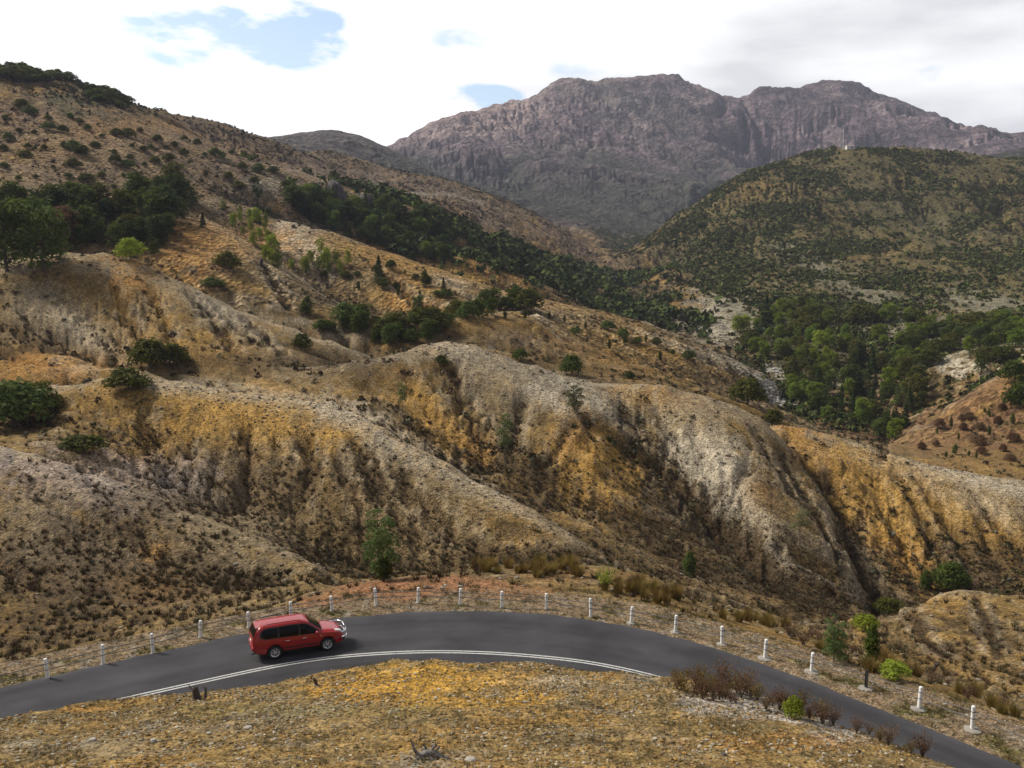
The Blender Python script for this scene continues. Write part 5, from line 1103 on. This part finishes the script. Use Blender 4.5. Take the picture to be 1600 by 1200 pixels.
l = at(523, 318); k = math.hypot(l[0], l[1]) / FPX
tag(boulder('rock_outcrop', l - np.array([0, 0, 4 * k]), 19 * k, 15 * k, 37 * k, M['dome'], 1), 'large rounded grey rock dome standing above the dark wood', 'rock')
l = at(570, 318); tag(boulder('rock_outcrop', l - np.array([0, 0, 4 * k]), 15 * k, 12 * k, 18 * k, M['dome'], 2), 'lower grey rock beside the large dome, half hidden by the wood', 'rock')
# ------------------------------------------------------------------ dead wood and loose rocks on the near ground
m = mat('weathered wood', (.2, .19, .18), .9); g = G(m); co = g.n('ShaderNodeTexCoord').outputs['Object']
g.base(g.mix(g.rng(g.noise(14, 6, .7, co), .35, .65, 0, 1), (.07, .062, .055), (.30, .285, .265))); g.bump(g.noise(40, 5, .7, co), .01); M['dead'] = m
M['char'] = mat('dark stump wood', (.045, .036, .03), .95); g = G(M['char']); g.base(g.mix(g.noise(12, 5), (.025, .02, .017), (.11, .09, .075)))
l = at(668, 1186); o = empty('dead_shrub', l, .2, 1.0); tag(o, 'grey dead branching stump lying on the near knoll at the bottom edge', 'dead wood')
st_ = tube([(-.30, -.05, .02), (-.16, 0, .10), (0, .02, .16), (.15, .0, .12), (.40, -.06, .03), (.62, -.12, -.02)], [.05, .085, .11, .10, .06, .02], 9)
br = [[(-.20, 0, .10), (-.32, .04, .24), (-.37, .05, .40), (-.42, .05, .56)], [(-.02, .03, .2), (-.05, .06, .3), (-.1, .06, .38)], [(.1, .02, .16), (.15, .03, .27), (.22, .02, .33), (.2, .0, .42)], [(.15, 0, .14), (.28, .05, .22), (.33, .05, .30)], [(.2, -.03, .1), (.34, -.1, .05), (.45, -.16, .0)], [(-.1, -.04, .1), (-.22, -.14, .04), (-.34, -.2, .0)], [(.05, -.05, .1), (.1, -.18, .05), (.2, -.28, .0)]]
obj('stump', np_mesh('stump', *st_, M['dead'], True), o)
for b_ in br: obj('branch', np_mesh('branch', *tube(b_, np.linspace(.055, .015, len(b_)), 7), M['dead'], True), o)
def stump(px, py, hp, lab, seed, wr=.28, lean=.1):
    l = at(px, py); h = px_h(l, hp); rg = np.random.default_rng(seed); r0 = h * wr
    o = empty('tree_stump', l, rg.uniform(0, 6.28)); obj('stump', np_mesh('stump', *tube([(0, 0, -.1 * h), (0, 0, .15 * h), (lean * h * .5, 0, .6 * h), (lean * h, .02 * h, h * .92), (lean * h, .02 * h, h)], [r0 * 1.35, r0, r0 * .85, r0 * .8, r0 * .2], 9), M['char'], True), o)
    for i in range(3):
        a_ = rg.uniform(0, 6.28); z_ = rg.uniform(.5, .9) * h; q = rg.uniform(.3, .6) * h
        obj('snag', np_mesh('snag', *tube([(lean * z_, 0, z_), (lean * z_ + math.cos(a_) * q * .6, math.sin(a_) * q * .6, z_ + q * .4), (lean * z_ + math.cos(a_) * q, math.sin(a_) * q, z_ + q * .9)], [r0 * .4, r0 * .28, r0 * .06], 6), M['char'], True), o)
    tag(o, lab, 'stump')
stump(307, 1092, 20, 'dark broken stump on the edge of the near knoll by the double line', 1, .3)
stump(321, 1090, 15, 'thin dark snag beside the broken stump on the near knoll', 2, .14, .3)
stump(408, 416, 11, 'dark stump on the crest of the orange hump', 3, .3)
stump(1458, 1048, 13, 'dark twisted dead wood on the slope right of the low green bush', 4, .22, .5)
stump(1127, 955, 12, 'dark dead twigs among the rushes behind the right guard posts', 5, .15, .4)
stump(495, 1072, 14, 'grey snag on the knoll below the red car', 6, .2, .3)
M['pstone'] = mat('pale stone', (.42, .40, .36), .9); g = G(M['pstone']); g.base(g.mix(g.noise(6, 6, .7), (.26, .24, .2), (.52, .5, .45)))
for i, (px, py, w_, lab) in enumerate([(327, 1147, 7, 'pale grey stone alone on the left half of the near knoll'), (388, 1139, 11, 'largest pale stone on the near knoll, left of centre'), (240, 1158, 8, 'whitish stone near the bottom left of the knoll'), (145, 1157, 9, 'flat pale stone at the left of the near knoll'), (1477, 1101, 5, 'white stone on the gravel verge between the last two white posts'), (735, 1190, 17, 'bluish grey stone at the bottom edge right of the dead stump'), (820, 1098, 7, 'small whitish stone in the middle of the near knoll'), (1130, 1180, 9, 'dark grey stone at the bottom right of the near knoll')]):
    l = at(px, py); s_ = px_h(l, w_) * .6; tag(boulder('rock', l + np.array([0, 0, s_ * .15]), s_, s_ * .8, s_ * .55, M['pstone'] if i != 7 else M['dome'], 10 + i, 3, .22), lab, 'rock')
# ------------------------------------------------------------------ the air
m = bpy.data.materials.new('air'); m.use_nodes = True; t = m.node_tree; t.nodes.clear()
v_ = t.nodes.new('ShaderNodeVolumePrincipled'); v_.inputs['Color'].default_value = (.74, .79, 1.0, 1); v_.inputs['Density'].default_value = 9.5e-5; v_.inputs['Anisotropy'].default_value = 0.1
o_ = t.nodes.new('ShaderNodeOutputMaterial'); t.links.new(v_.outputs[0], o_.inputs['Volume']); m.cycles.homogeneous_volume = True
zl, zh = float(Z.min()) - 1, float(Z.max()) + 25
bm = bmesh.new(); bmesh.ops.create_cube(bm, size=1); bmesh.ops.scale(bm, vec=(9800, 9800, zh - zl), verts=bm.verts); bmesh.ops.translate(bm, vec=(0, 0, (zh + zl) / 2), verts=bm.verts)
me = bpy.data.meshes.new('haze'); bm.to_mesh(me); bm.free(); me.materials.append(m); tag(obj('haze', me), 'thin bluish air between the viewer and the mountain', 'haze', kind='stuff')
